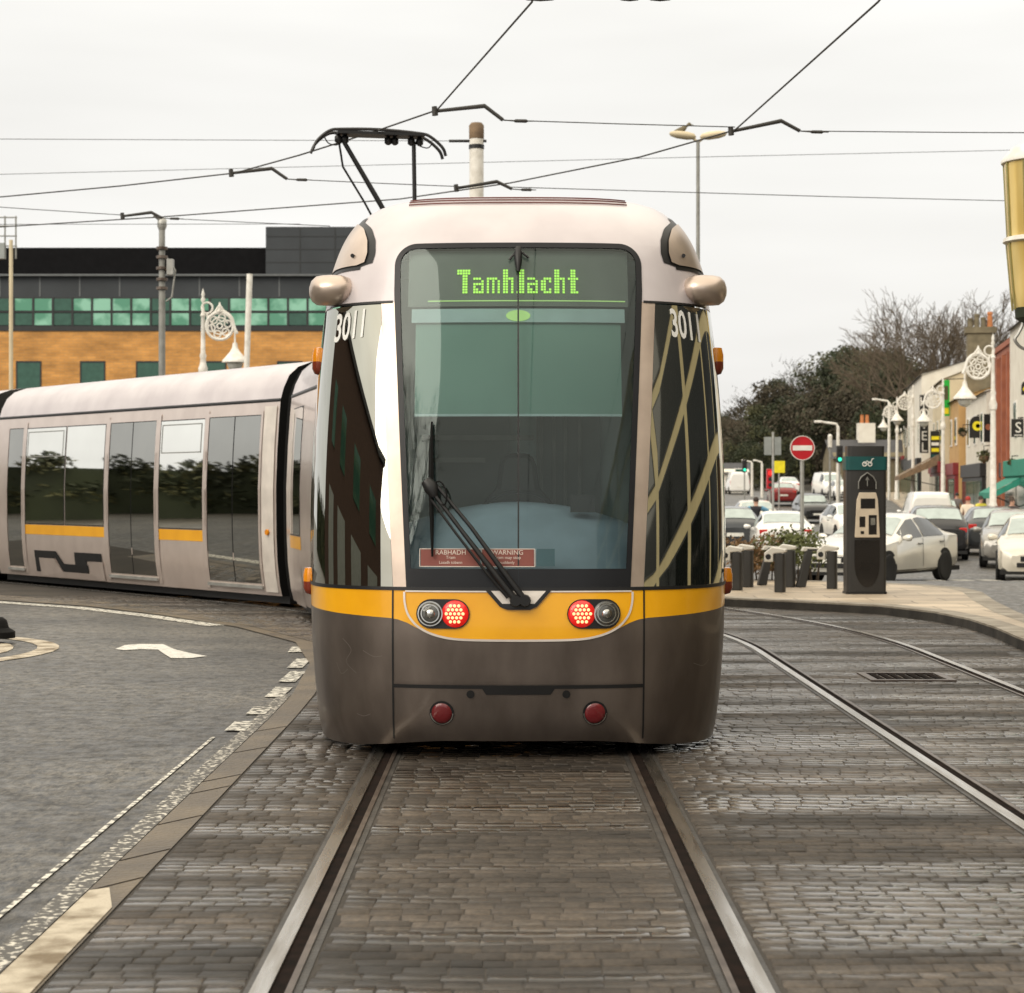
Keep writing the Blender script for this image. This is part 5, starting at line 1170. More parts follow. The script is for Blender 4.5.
# ------------------------------------------------------------------ vehicles
SHAPES = {
 'sedan': dict(L=4.6, st=[(-2.30, .38, .60, .60, .62, .50), (-2.24, .27, .70, .80, .74, .66), (-1.95, .22, .77, .88, .86, .72), (-1.35, .20, .86, .91, .95, .74), (-.92, .2, .92, .92, 1.0, .72), (-.12, .2, .95, .92, 1.41, .60), (.5, .2, .97, .92, 1.47, .60), (1.0, .2, .98, .91, 1.42, .58), (1.72, .22, 1.0, .89, 1.10, .66), (2.12, .26, .99, .85, 1.05, .68), (2.26, .34, .92, .78, .98, .62), (2.30, .46, .8, .70, .86, .56)], ws=(4, 5), rs=(7, 8), sw=[(-.72, .18), (.26, 1.30)], wheels=(-1.42, 1.34), r=.325),
 'hatch': dict(L=4.1, st=[(-2.05, .38, .60, .60, .62, .50), (-1.99, .27, .72, .78, .76, .64), (-1.75, .22, .80, .86, .90, .70), (-1.25, .20, .88, .88, 1.0, .72), (-.90, .2, .93, .89, 1.05, .70), (-.25, .2, .96, .89, 1.44, .60), (.5, .2, .98, .89, 1.50, .60), (1.35, .2, 1.0, .88, 1.45, .57), (1.85, .24, 1.02, .84, 1.12, .66), (2.0, .30, .95, .80, 1.02, .64), (2.05, .42, .8, .74, .86, .58)], ws=(4, 5), rs=(7, 8), sw=[(-.72, .12), (.20, 1.25)], wheels=(-1.25, 1.25), r=.315),
 'suv': dict(L=4.5, st=[(-2.25, .42, .70, .66, .72, .55), (-2.18, .32, .86, .84, .90, .70), (-1.9, .26, .95, .92, 1.04, .76), (-1.3, .25, 1.02, .94, 1.12, .78), (-.95, .25, 1.06, .94, 1.16, .76), (-.35, .25, 1.08, .94, 1.62, .66), (.5, .25, 1.10, .94, 1.70, .66), (1.6, .25, 1.12, .93, 1.64, .64), (2.05, .28, 1.12, .90, 1.24, .74), (2.20, .34, 1.0, .86, 1.10, .70), (2.25, .46, .9, .80, .96, .62)], ws=(4, 5), rs=(7, 8), sw=[(-.72, .2), (.28, 1.45)], wheels=(-1.38, 1.36), r=.36),
 'van': dict(L=5.2, st=[(-2.60, .42, .75, .72, .78, .62), (-2.54, .32, .95, .90, 1.0, .78), (-2.25, .28, 1.10, .97, 1.24, .82), (-1.85, .26, 1.20, .99, 1.32, .80), (-1.25, .26, 1.25, 1.0, 2.02, .74), (-.8, .26, 1.25, 1.0, 2.15, .76), (.6, .26, 1.25, 1.0, 2.2, .78), (2.40, .26, 1.25, 1.0, 2.17, .78), (2.55, .30, 1.2, .98, 2.08, .76), (2.60, .42, 1.15, .95, 1.9, .74)], ws=(3, 4), rs=(8, 9), sw=[(-1.55, -.55)], wheels=(-1.65, 1.60), r=.34)}
PROTO = {}
def make_car(kind):
    S = SHAPES[kind]; st = S['st']; root = empty(kind)
    def ringp(s):
        y, zl, zb, wb, zt, wt = s; wm = wb + .015
        h = [(wb * .86, zl), (wm - .01, zl + .10), (wm, (zl + zb) / 2), (wb, zb), ((wb + wt * 1.02) / 2 + .015, (zb + zt) / 2), (wt, zt - .015), (wt * .82, zt + .012), (0, zt + .03)]
        return [Vector((x, y, z)) for x, z in h] + [Vector((-x, y, z)) for x, z in reversed(h[:-1])] + [Vector((h[0][0], y, h[0][1]))]
    # denser stations for smoothness
    ys = [s[0] for s in st]; yy = []
    for i in range(len(st) - 1):
        for k in range(3): yy.append(ys[i] + (ys[i + 1] - ys[i]) * k / 3)
    yy.append(ys[-1])
    def at(y): return (y,) + tuple(float(np.interp(y, ys, [s[j] for s in st])) for j in range(1, 6))
    b = MB(); rows = [ringp(at(y)) for y in yy]; b.grid(rows)
    for rw in (rows[0], rows[-1]): b.add(rw[:-1], [tuple(range(len(rw) - 1))])
    body = b.build('body', CARP['white'], root, smooth=50)
    def sidept(y, f, sg, off):
        s = at(y); _, zl, zb, wb, zt, wt = s
        x = (wb + (wt - wb) * f) + .012 * math.sin(math.pi * f) + off; z = zb + (zt - .015 - zb) * f; return Vector((sg * x, y, z))
    for sg in (-1, 1):
        for a, c in S['sw']:
            b = MB(); b.grid([[sidept(y, f, sg, .020) for y in np.linspace(a, c, 10)] for f in (.06, .3, .6, .9)]); b.build('side_window', M['carglass'], root, smooth=60)
        b = MB(); ym = S['sw'][0][0] + .02; s = at(ym); x_ = s[3]
        rowsm = [[(sg * (x_ + .05 + t), ym - .03 + .05 * q_ * 0 + .06 * math.cos(a) * q_, s[2] + .05 + .075 * q_ * math.sin(a)) for a in np.linspace(0, 2 * math.pi, 9)] for t, q_ in ((-.06, .4), (0, .8), (.06, 1), (.13, .9), (.16, .3))]
        b.grid(rowsm); b.build('mirror', CARP['white'], root, smooth=60)
    for nm, (i, j), o_ in (('windscreen', S['ws'], -1), ('rear_window', S['rs'], 1)):
        if kind == 'van' and nm == 'rear_window':
            b = MB()
            for sg in (-1, 1): b.bbox((sg * .12, 2.585, 1.3), (sg * .68, 2.605, 1.8))
            continue
        A, B_ = ringp(st[i]), ringp(st[j]); b = MB(); rws = []
        n_ = Vector((0, B_[7].z - A[7].z, -(B_[7].y - A[7].y))); n_ = n_.normalized() * (.014); n_ = n_ if n_.z > 0 else -n_
        for f in (.10, .35, .65, .92):
            rws.append([A[k].lerp(B_[k], f) + n_ for k in range(5, 10)])
        b.grid(rws); b.build(nm, M['carglasslight'] if kind != 'hatch' else M['carglasslight'], root, smooth=60)
    wr = S['r']
    for yw in S['wheels']:
        for sg in (-1, 1):
            x_ = at(yw)[3] + .012
            b = MB(); b.lathe([(0, .0), (wr + .055, .0), (wr + .055, -.02), (0, -.02)], 24, (sg * (x_ + .008), yw, wr + .02), Matrix.Rotation(R(90) * sg, 4, 'Y')); b.build('wheel_arch', M['tyre'], root)
            b = MB(); b.lathe([(wr * .62, .045), (wr * .70, .05), (wr * .93, .045), (wr, .015), (wr, -.15), (0, -.15)], 24, (sg * (x_ - .018), yw, wr), Matrix.Rotation(R(90) * sg, 4, 'Y')); wh = b.build('wheel', M['tyre'], root, smooth=40)
            b = MB(); Mx = Matrix.Rotation(R(90) * sg, 4, 'Y'); c_ = (sg * (x_ - .018), yw, wr)
            b.lathe([(0, .038), (wr * .16, .04), (wr * .20, .028), (wr * .5, .022), (wr * .62, .04), (wr * .66, .044)], 20, c_, Mx); b.build('rim', M['rim'], wh, smooth=40)
    if kind != 'van':
        for sg in (-1, 1):
            for a, c in S['sw']:
                ye = c + .03; s = at(ye); wm = s[3] + .019
                b = MB(); b.grid([[(sg * wm, ye - .008, s[1] + .14), (sg * wm, ye + .008, s[1] + .14)], [(sg * (wm + .003), ye - .008, (s[1] + s[2]) / 2), (sg * (wm + .003), ye + .008, (s[1] + s[2]) / 2)], [(sg * (wm - .012), ye - .008, s[2]), (sg * (wm - .012), ye + .008, s[2])]]); b.build('door_gap', M['black'], root)
                b = MB(); b.bbox((sg * (wm - .02), ye - .24, s[2] - .14), (sg * (wm + .022), ye - .07, s[2] - .105)); b.build('door_handle', M['rim'], root, bevel=.01)
    yf, yr = ys[0], ys[-1]
    zf = st[1][2]
    for sg in (-1, 1):
        b = MB(); rr = []
        for t, q_ in ((-1, .05), (-.7, .7), (0, 1), (.7, .8), (1, .05)): rr.append([(sg * (.60 + .17 * t), st[1][0] + .07 + .09 * (t + 1) * .5 - .10 * q_ * abs(math.cos(a)) * (1 if math.cos(a) > 0 else -.1), zf - .03 + .085 * q_ * math.sin(a)) for a in np.linspace(0, 2 * math.pi, 11)])
        b.grid(rr); b.build('headlight', M['carlamp'], root, smooth=60)
        b = MB(); zt_ = st[-2][2] - .03; hgt = .09 if kind != 'van' else .25
        wt_ = st[-2][3]
        b.bbox((sg * (wt_ - .24), yr - .14, zt_ - hgt), (sg * (wt_ + .012), yr - .012, zt_ + hgt * .6)); b.build('tail_light', M['cartail'], root, bevel=.02)
    b = MB(); b.bbox((-.42, yf - .012, zf - .22), (.42, yf + .08, zf - .10)); b.bbox((-.5, yf - .014, .36), (.5, yf + .1, .46)); b.build('grille', M['black'], root, bevel=.01)
    b = MB(); b.bbox((-.26, yf - .03, .46), (.26, yf - .015, .57)); b.build('number_plate', M['plate'], root)
    b = MB(); b.bbox((-.26, yr + .004, .62), (.26, yr + .018, .73)); b.build('number_plate', M['plate'], root)
    b = MB(); b.bbox((-st[3][3] + .06, ys[1], .20), (st[3][3] - .06, ys[-2], .30)); b.build('underbody', M['tyre'], root)
    return root
used = set()
def car(kind, name, X, Y, rz, col, label, cat='car', group=None, scale=1.0):
    if kind not in PROTO: PROTO[kind] = make_car(kind)
    if kind not in used: o = PROTO[kind]; used.add(kind)
    else: o = copy_tree(PROTO[kind])
    o.name = name; o.location = (X, Y, gz(X, Y) + .005); o.rotation_euler = (0, 0, R(rz)); o.scale = (scale,) * 3
    tag(o, label, cat, group)
    return o, col
jobs = []
def at_px(px, Y): return (px - 512) * Y / FPX
ST = -8.4
jobs.append(car('sedan', 'parked_car', at_px(880, 44), 44, -37, 'silver', 'large silver saloon car turned three quarters behind the kiosk', group='cars in the street'))
jobs.append(car('suv', 'parked_car', at_px(934, 60), 60, 172, 'black', 'black car just behind the boot of the silver saloon', group='cars in the street', scale=.92))
jobs.append(car('van', 'white_van', at_px(926, 82), 82, 174, 'white', 'white van showing above the roof of the silver saloon', 'van', 'vans in the street', scale=.88))
jobs.append(car('hatch', 'parked_car', at_px(989, 64), 64, 172, 'darkgrey', 'dark hatchback with red tail lamps parked below the white lamp post', group='cars in the street'))
jobs.append(car('hatch', 'parked_car', at_px(1015, 54), 54, -14, 'grey', 'grey parked car facing us between the dark hatchback and the right edge', group='cars in the street', scale=1.0))
jobs.append(car('sedan', 'parked_car', at_px(1039, 45.5), 45.5, -14, 'cream', 'pale silver car at the right edge with a dark lower grille', group='cars in the street', scale=1.0))
jobs.append(car('hatch', 'parked_car', at_px(728, 63), 63, 180, 'darkgrey', 'dark grey hatchback seen from behind, cut off by the tram side', group='cars in the street'))
jobs.append(car('hatch', 'parked_car', at_px(753, 86), 86, 178, 'cream', 'cream car ahead of the dark grey hatchback beside the walker', group='cars in the street', scale=1.04))
jobs.append(car('sedan', 'parked_car', at_px(790, 58), 60, 176, 'white', 'white car low behind the hedge under the no entry sign', group='cars in the street', scale=.95))
jobs.append(car('suv', 'parked_car', at_px(812, 110), 110, 0, 'black', 'black car coming towards us just right of the no entry sign post', group='cars in the street', scale=.92))
jobs.append(car('hatch', 'parked_car', at_px(782, 136), 136, 176, 'red', 'dark red car driving away, left of the no entry sign', group='cars in the street', scale=1.02))
jobs.append(car('hatch', 'parked_car', at_px(787, 166), 166, 178, 'white', 'small white car ahead of the dark red car', group='cars in the street'))
jobs.append(car('van', 'white_van', at_px(829, 160), 160, 4, 'white', 'white van coming towards us under the green traffic light', 'van', 'vans in the street', scale=.9))
jobs.append(car('van', 'white_van', at_px(737, 172), 172, 180, 'white', 'white van far off at the edge of the tram side', 'van', 'vans in the street', scale=.85))
jobs.append(car('hatch', 'parked_car', at_px(851, 78), 78, 3, 'white', 'white car half hidden behind the left side of the kiosk', group='cars in the street'))
jobs.append(car('hatch', 'parked_car', at_px(843, 150), 150, 0, 'white', 'white car close behind the oncoming van by the kiosk', group='cars in the street'))
jobs.append(car('suv', 'parked_car', at_px(938, 92), 92, 172, 'black', 'black car in the queue beyond the white van', group='cars in the street', scale=.95))
for o, c in jobs: repaint(o, CARP['white'], CARP[c])

# ------------------------------------------------------------------ far street furniture
def simple_pole(px, py0, Y, r, H=None):
    p_ = P(px, py0, Y); z0 = gz(p_.x, Y); return p_, z0
p, z0 = simple_pole(773, 432, 74, .05); o = empty('sign_post', (p.x, 74, z0), 0, 'slim post carrying two grey sign backs above the walker', 'sign post')
b = MB(); b.tube([(0, 0, 0), (0, 0, p.z - z0)], .045, 8); b.build('post', M['steel'], o)
for xa, xc in ((764, 771.5), (774.5, 781)):
    b = MB(); b.bbox((at_px(xa, 74) - p.x, -.04, P(0, 455, 74).z - z0), (at_px(xc, 74) - p.x, -.01, P(0, 437, 74).z - z0)); b.build('sign_panel', M['signback'], o)
p, z0 = simple_pole(779, 461, 100, .05); o = empty('road_works_sign', (p.x, 100, z0), 0, 'square yellow road sign beyond the slim sign post', 'road sign')
b = MB(); b.tube([(0, 0, 0), (0, 0, p.z - z0 - .1)], .04, 8); b.build('post', M['steel'], o)
b = MB(); b.bbox((-.29, -.06, p.z - z0 - .60), (.29, -.03, p.z - z0)); b.build('panel', M['signyellow'], o, bevel=.02)
p, z0 = simple_pole(770, 469, 96, .05); o = empty('traffic_light', (p.x, 96, z0), 0, 'bright red traffic light beside the yellow road sign', 'traffic light', 'traffic lights')
def signal(o, h, lit):
    b = MB(); b.tube([(0, 0, 0), (0, 0, h)], .05, 8); b.build('post', M['pole'], o)
    b = MB(); b.bbox((-.17, -.14, h - .95), (.17, .1, h)); hs = b.build('housing', M['shopblack'] if lit != 'r' else M['signred'], o, bevel=.03)
    for k, z in enumerate((h - .2, h - .48, h - .76)):
        b = MB(); b.lathe([(.10, .0), (.10, .02), (0, .03)], 14, (0, -.14, z), Matrix.Rotation(R(90), 4, 'X'))
        on_ = (lit == 'r' and k == 0) or (lit == 'g' and k == 2)
        b.build('lens', (M['lampred'] if lit == 'r' else M['lampgreen']) if on_ else M['black'], hs)
signal(o, p.z - z0, 'r')
p, z0 = simple_pole(839.5, 456.5, 110, .05); o = empty('traffic_light', (p.x, 110, z0), 0, 'green traffic light on the pole just left of the kiosk', 'traffic light', 'traffic lights'); signal(o, p.z - z0 + .6, 'g')
p, z0 = simple_pole(744.5, 465, 150, .05); o = empty('traffic_light', (p.x, 150, z0), 0, 'small green traffic light near the edge of the tram side', 'traffic light', 'traffic lights'); signal(o, p.z - z0 + .4, 'g')
def arm_light(px, py, Y, dx, lb):
    p_, z_ = simple_pole(px, py, Y, .1); o = empty('street_light', (p_.x, Y, z_), 0, lb, 'street light', 'plain street lights'); h = p_.z - z_
    b = MB(); b.tube([(0, 0, 0), (0, 0, h - .2)], [.12, .09], 8); b.tube([(0, 0, h - .2), (dx * .1, 0, h), (dx, 0, h + .12)], [.09, .07, .06], 8); b.build('pole', M['lampwhite'], o, smooth=50)
    b = MB(); b.box((dx * 1.18, 0, h + .13), (abs(dx) * .45, .3, .14)); b.build('lamp_head', M['lampwhite'], o, bevel=.04)
arm_light(838, 424, 112, -.95, 'plain street light with its arm to the left, right of the no entry sign')
arm_light(762, 462, 158, -.5, 'distant plain street light beyond the slim sign post'); arm_light(752, 462, 162, -.6, 'distant plain street light left of the slim sign post')
arm_light(889, 401, 150, -.9, 'plain street light with a long arm above the kiosk')
p, z0 = simple_pole(830, 434, 120, .05); o = pole_thing('thin_pole', (p.x, 120, z0), p.z - z0, .07, .06, 'thin pole topped by a pale box, between the no entry sign and the street light')
b = MB(); b.lathe([(.12, -.8), (.14, -.1), (.05, 0)], 8, (0, 0, p.z - z0)); b.build('top_box', M['lampwhite'], o)
# low kerb side bollards before the wood
for k, px in enumerate((806, 813, 820)): pass
# cottage with chimney in front of the wood
def house(name, X, Y, W_, D_, H_, rise, wm, lb, chim=None):
    z_ = gz(X, Y); o = empty(name, (X, Y, z_), 0, lb, 'house')
    b = MB(); b.prism([(-D_ / 2, -.5), (D_ / 2, -.5), (D_ / 2, H_), (0, H_ + rise), (-D_ / 2, H_)], -W_ / 2, W_ / 2, YZ); b.build('wall', wm, o)
    b = MB()
    for sg in (-1, 1):
        b.add([(-W_ / 2 - .3, sg * (D_ / 2 + .3), H_ - .2), (W_ / 2 + .3, sg * (D_ / 2 + .3), H_ - .2), (W_ / 2 + .3, 0, H_ + rise + .12), (-W_ / 2 - .3, 0, H_ + rise + .12)], [(0, 1, 2, 3)])
    rf = b.build('roof', M['slate'], o)
    if chim is not None:
        b = MB(); b.bbox((chim - .75, -.5, H_), (chim + .75, .5, H_ + rise + 1.6)); c_ = b.build('chimney', M['render'], rf)
        for dx in (-.35, .1): b = MB(); b.lathe([(.18, 0), (.14, .7), (.17, .75)], 10, (chim + dx, 0, H_ + rise + 1.6)); b.build('chimney_pot', M['pot'], c_)
    for sx_ in (-.3, .3):
        b = MB(); b.bbox((sx_ * W_ - .5, -D_ / 2 - .06, 1.0), (sx_ * W_ + .5, -D_ / 2 + .02, 2.2)); wn_ = b.build('window', M['signwhite'], o)
        b = MB(); b.bbox((sx_ * W_ - .42, -D_ / 2 - .08, 1.08), (sx_ * W_ + .42, -D_ / 2 - .05, 2.12)); b.build('pane', M['darkpane'], wn_)
    return o
house('cottage', at_px(876, 178), 178, 8.5, 6, 3.2, 1.4, M['stonegrey'], 'small dark cottage with a white chimney behind the top of the kiosk', chim=-.9)
house('cottage', at_px(724, 185), 185, 4.2, 4, 1.9, .7, M['render'], 'low white roofed hut at the edge of the tram side, before the wood')
# ------------------------------------------------------------------ the street of pubs and shops on the right
def street_building(D0, D1, H, wm, label, out=0.0, name='terrace_house', rise=1.6, depth=8.0, windows=3, shop=None, chimney=None, storeys=2, roofm='slate', awning=None, gable_top=None):
    base = Vector((XF(D0), D0, 0)) + UN * out; z_ = gz(base.x, D0) - .0
    o = empty(name, (base.x, base.y, z_), -A_, label, 'house', 'terraced houses along the street'); Ls = (D1 - D0) / math.cos(A_) - .03
    b = MB(); b.prism([(0, -1), (depth, -1), (depth, H), (depth / 2, H + rise), (0, H)], -Ls, 0, XZ) if rise else b.bbox((0, 0, -1), (depth, Ls, H))
    b.build('wall', wm, o)
    rf = None
    if rise:
        b = MB()
        for sg in (-1, 1):
            x0_ = -.2 if sg < 0 else depth + .2
            b.add([(x0_, -.12, H - .10), (x0_, Ls + .05, H - .10), (depth / 2, Ls + .05, H + rise + .06), (depth / 2, -.12, H + rise + .06)], [(0, 1, 2, 3)])
        rf = b.build('roof', M[roofm], o)
    else:
        b = MB(); b.bbox((-.35, -.25, H), (depth, Ls, H + .25)); b.bbox((-.25, -.15, H - .3), (.2, Ls, H)); rf = b.build('cornice', M['brownpier'] if wm == M['redbrick'] else M['render'], o)
    for s_ in range(1, storeys):
        zc_ = .8 + 2.9 * s_ + .6
        for k in range(windows):
            yc_ = Ls * (k + .5) / windows
            b = MB(); b.bbox((-.05, yc_ - .55, zc_), (.03, yc_ + .55, zc_ + 1.6)); f_ = b.build('window', M['signwhite'], o)
            b = MB(); b.bbox((-.075, yc_ - .45, zc_ + .1), (-.03, yc_ + .45, zc_ + 1.5)); b.build('pane', M['darkpane'], f_)
    if shop:
        b = MB(); b.bbox((-.22, .15, -.6), (.02, Ls - .15, 2.6)); b.bbox((-.32, .1, 2.6), (.02, Ls - .1, 3.3)); sf = b.build('shopfront', M[shop], o, bevel=.03)
        for k in range(3):
            b = MB(); b.bbox((-.26, .5 + (Ls - .6) * k / 3, .5), (-.215, .2 + (Ls - .6) * (k + 1) / 3, 2.4)); b.build('shop_window', M['darkpane'], sf)
    if chimney:
        cx_, cy_, hh, wd, pots = chimney
        b = MB(); b.bbox((cx_ - wd / 2, cy_, H - .3), (cx_ + wd / 2, cy_ + 1.0, hh - .35)); b.bbox((cx_ - wd / 2 - .12, cy_ - .12, hh - .35), (cx_ + wd / 2 + .12, cy_ + 1.12, hh)); c_ = b.build('chimney', M['stonegrey'], rf)
        for k in range(pots):
            x_ = cx_ - wd / 2 + wd * (k + .5) / pots; h_ = (.55, .8, .6, .9)[k % 4]
            b = MB(); b.lathe([(.16, 0), (.13, h_ * .8), (.17, h_ * .85), (.14, h_)], 10, (x_, cy_ + .5, hh)); b.build('chimney_pot', M['pot'] if k == pots - 1 else M['stonegrey'], c_)
    if awning:
        am_, y0_, y1_, h0, reach = awning
        b = MB(); b.grid([[(-.2, y0_, h0 + reach * .55), (-.2, y1_, h0 + reach * .55)], [(-.2 - reach, y0_, h0), (-.2 - reach, y1_, h0)], [(-.2 - reach, y0_, h0 - .25), (-.2 - reach, y1_, h0 - .25)]])
        b.grid([[(-.2, y0_, h0 + reach * .55 - .02), (-.2 - reach, y0_, h0 - .02)], [(-.2, y0_ - .02, h0 + reach * .30), (-.2 - reach, y0_ - .02, h0 - .25)]])
        aw = b.build('awning', M[am_], o)
        b = MB(); b.tube([(-.2, y0_ + .1, h0 - .6), (-.2 - reach, y0_ + .1, h0 - .1)], .03, 6); b.build('awning_arm', M['shopblack'], aw)
    return o
street_building(74, 89.6, 9.2, M['render'], 'white rendered house at the right edge, with the teal awning', out=.35, rise=1.0, shop='shopgreen', awning=('shopgreen', 9.0, 15.2, 1.9, 1.2), gable_top=1)
hb = street_building(90.0, 98.5, 8.6, M['redbrick'], 'red brown brick house with tall piers and a heavy cornice', out=.0, rise=0, shop='shopblack')
b = MB()
for y in (.15, 2.6, 5.2, 7.8): b.bbox((-.42, y, -.5), (.0, y + .45, 8.25))
b.bbox((-.30, -.10, -.5), (.18, .15, 8.28))
b.build('pier', M['brownpier'], hb)
street_building(99, 112, 6.9, M['render'], 'white gabled house between the brick house and the tan house', out=.55, rise=1.1, shop='shopblack', chimney=None)
street_building(112.5, 120, 7.0, M['tanwall'], 'narrow tan painted house left of the white gabled house', out=.9, rise=1.2, shop='shopred', chimney=(1.5, 3.5, 11.2, 1.5, 4), windows=2)
street_building(120.5, 131, 8.3, M['creamwall'], 'cream house with a grey slate roof above a dark red shopfront', out=1.2, rise=1.5, shop='shopred', awning=('wood', 1.0, 7.5, 2.4, 2.4))
street_building(131.5, 150, 8.8, M['render'], 'tall white end wall of the house beside the bright green sign', out=1.9, rise=.9, depth=6, shop='shopblack', roofm='slate')
street_building(150.5, 170, 6.2, M['stonegrey'], 'low grey house at the far end, behind the HOTEL sign', out=1.2, rise=1.6, shop='shopblack')
street_building(171, 190, 5.6, M['creamwall'], 'furthest cream house of the row, below the bare tree', out=1.0, rise=1.6, shop='shopred')
# hanging signs and baskets
def board(name, px, py, w_px, h_px, Y, m, label, lines=(), shape='rect', arm=1, cat='hanging sign', lm='signwhite'):
    p_ = P(px, py, Y); s_ = Y / FPX; W_, H_ = w_px * s_ / 2, h_px * s_ / 2
    o = empty(name, p_, 0, label, cat)
    b = MB()
    if shape == 'rect': b.bbox((-W_, -.05, -H_), (W_, .05, H_))
    else:
        b.prism([(-W_, -H_)] + [(W_, -H_)] + [(W_ * math.cos(a), H_ * .3 + H_ * .7 * math.sin(a)) for a in np.linspace(0, math.pi, 12)], -.05, .05, XZ)
    pb = b.build('board', M[m], o)
    if arm:
        reach = max(.6, (XF(Y) - p_.x) + .2)
        b = MB(); b.tube([(0, 0, H_ + .04), (reach, .1, H_ + .10)], .03, 6); b.tube([(W_ * .5, 0, H_ * .9), (W_ * .5, 0, H_ + .08)], .02, 6); b.build('bracket', M['shopblack'], o)
    for kind, x, z, a, col in lines:
        b = MB()
        if kind == 'text':
            vs, fs = text_mesh(a[0], a[1] * s_); b.add([(x * s_ + v.x, -.056, z * s_ + v.y) for v in vs], fs)
        elif kind == 'disc': b.lathe([(0, .0), (a * s_, 0), (a * s_, -.006)], 20, (x * s_, -.058, z * s_), Matrix.Rotation(R(90), 4, 'X'))
        elif kind == 'bar': b.bbox((x * s_ - a[0] * s_ / 2, -.06, z * s_ - a[1] * s_ / 2), (x * s_ + a[0] * s_ / 2, -.052, z * s_ + a[1] * s_ / 2))
        b.build('lettering' if kind == 'text' else 'emblem', M[col], pb)
    return o
board('hotel_sign', 924, 424, 8.5, 58, 127, 'shopblack', 'tall black vertical sign reading HOTEL in white letters', [('text', 0, 22 - 11.4 * k, (c, 13), 'signwhite') for k, c in enumerate('HOTEL')])
board('green_sign', 946, 398, 7, 36, 119, 'signgreen', 'tall bright green sign with a yellow patch at its foot', [('bar', 0, -13, (5, 6), 'signyellow'), ('bar', 0, 5, (4, 14), 'leaf2')])
board('round_sign', 977, 427, 15, 22, 103, 'shopblack', 'black arched pub sign with a round yellow disc', [('disc', 0, 1, 4.8, 'signyellow'), ('disc', .6, 1, 2.2, 'creamwall')], shape='arch')
board('black_sign', 990, 428, 12, 28, 97, 'shopblack', 'plain black square sign behind the largest scroll lamp post', [('disc', -2, 1, 3, 'brownpier')])
board('letter_sign', 1018, 428, 13, 18, 84, 'shopblack', 'small black sign with a curly white letter near the right edge', [('text', 0, 0, ('S', 15), 'signwhite'), ('bar', 0, -7.2, (8, .8), 'signwhite')])
board('stacked_sign', 935, 448, 9, 34, 124, 'shopblack', 'stack of small yellow and white notices under the HOTEL sign', [('bar', 0, 10, (7.5, 3.5), 'signyellow'), ('bar', 0, 4, (7.5, 3), 'signwhite'), ('bar', 0, -2, (7.5, 3.5), 'signyellow'), ('bar', 0, -11, (8, 9), 'kteal')])
board('star_sign', 1026, 388, 9, 14, 80, 'shopblack', 'small dark lantern shaped sign cut by the right edge, above the letter sign', [('disc', -1, -1, 2.4, 'signyellow')], shape='arch')
rng = random.Random(5)
def basket(px, py, Y, r_px, lb, mm=('leaf2', 'hedge1')):
    p_ = P(px, py, Y); r_ = r_px * Y / FPX; o = empty('hanging_basket', p_, 0, lb, 'hanging basket', 'hanging baskets on the pubs')
    b = MB()
    for k in range(9):
        b.mat(k % 2); leaf_cloud(b, (rng.uniform(-.5, .5) * r_, rng.uniform(-.3, .3) * r_, rng.uniform(-.4, .4) * r_), (r_ * .5, r_ * .5, r_ * .45), 60, r_ * .16, rng)
    b.build('plants', [M[mm[0]], M[mm[1]]], o)
    b = MB(); b.lathe([(.01, -r_ * .9), (r_ * .5, -r_ * .5), (r_ * .62, 0), (r_ * .58, 0)], 12); b.build('bowl', M['wood'], o)
    b = MB(); b.tube([(0, 0, 0), (0, 0, r_ * 1.2), (max(.5, XF(Y) - p_.x), .1, r_ * 1.3)], .025, 6); b.build('bracket', M['shopblack'], o)
basket(984, 456, 96, 8.5, 'green hanging basket left of the largest scroll lamp post'); basket(957, 472, 116, 8, 'dark green hanging basket above the sloping awning', ('leaf1', 'leaf2'))
basket(1012, 462, 86, 5, 'small green hanging basket over the teal awning'); basket(963, 432, 108, 6, 'dark bushy hanging basket left of the round sign', ('leaf1', 'leaf1'))
# gold lantern on a column at the right edge
lp = Vector((at_px(1042, 20), 20.0, .12)); o = empty('gold_lantern', lp, 0, 'large two tier gold glass lantern cut by the right edge of the picture', 'lantern')
z1, z2, z3, z4 = [P(0, y, 20).z - .12 for y in (158, 240, 297, 318)]
b = MB(); b.lathe([(.0, z2 + .01), (.335, z2 + .01), (.372, z1 - .06)], 20); b.lathe([(.27, z4 + .1), (.30, z3 + .05), (.345, z2 - .03)], 20); b.build('glass', M['gold'], o, smooth=50)
b = MB(); b.lathe([(.35, z2 - .035), (.385, z2 - .02), (.375, z2 + .02), (.34, z2 + .03)], 24); b.build('middle_band', M['lampwhite'], o, smooth=40); b = MB(); b.lathe([(.36, z1 - .06), (.40, z1 - .05), (.40, z1 - .02), (.30, z1 + .10), (.05, z1 + .22), (0, z1 + .4)], 24); b.build('cap', M['lampwhite'], o, smooth=40)
b = MB()
for k in range(10):
    a = 2 * math.pi * k / 10 + .2; b.tube([(.34 * math.cos(a), .34 * math.sin(a), z2 + .02), (.378 * math.cos(a), .378 * math.sin(a), z1 - .05)], .012, 6); b.tube([(.29 * math.cos(a), .29 * math.sin(a), z4 + .08), (.35 * math.cos(a), .35 * math.sin(a), z2 - .03)], .012, 6)
b.build('glazing_bars', M['goldgreen'], o)
b = MB(); b.lathe([(.10, z4 - .25), (.16, z4 - .08), (.26, z4), (.275, z3 - .02), (.30, z3 + .12), (.285, z3 + .12)], 20); b.build('base_bowl', M['leaf1'], o, smooth=40)
b = MB(); b.lathe([(.16, 0), (.16, .6), (.12, .7), (.09, 1.2), (.06, z4 - .4), (.10, z4 - .25)], 14); b.build('column', M['dock'], o, smooth=40)
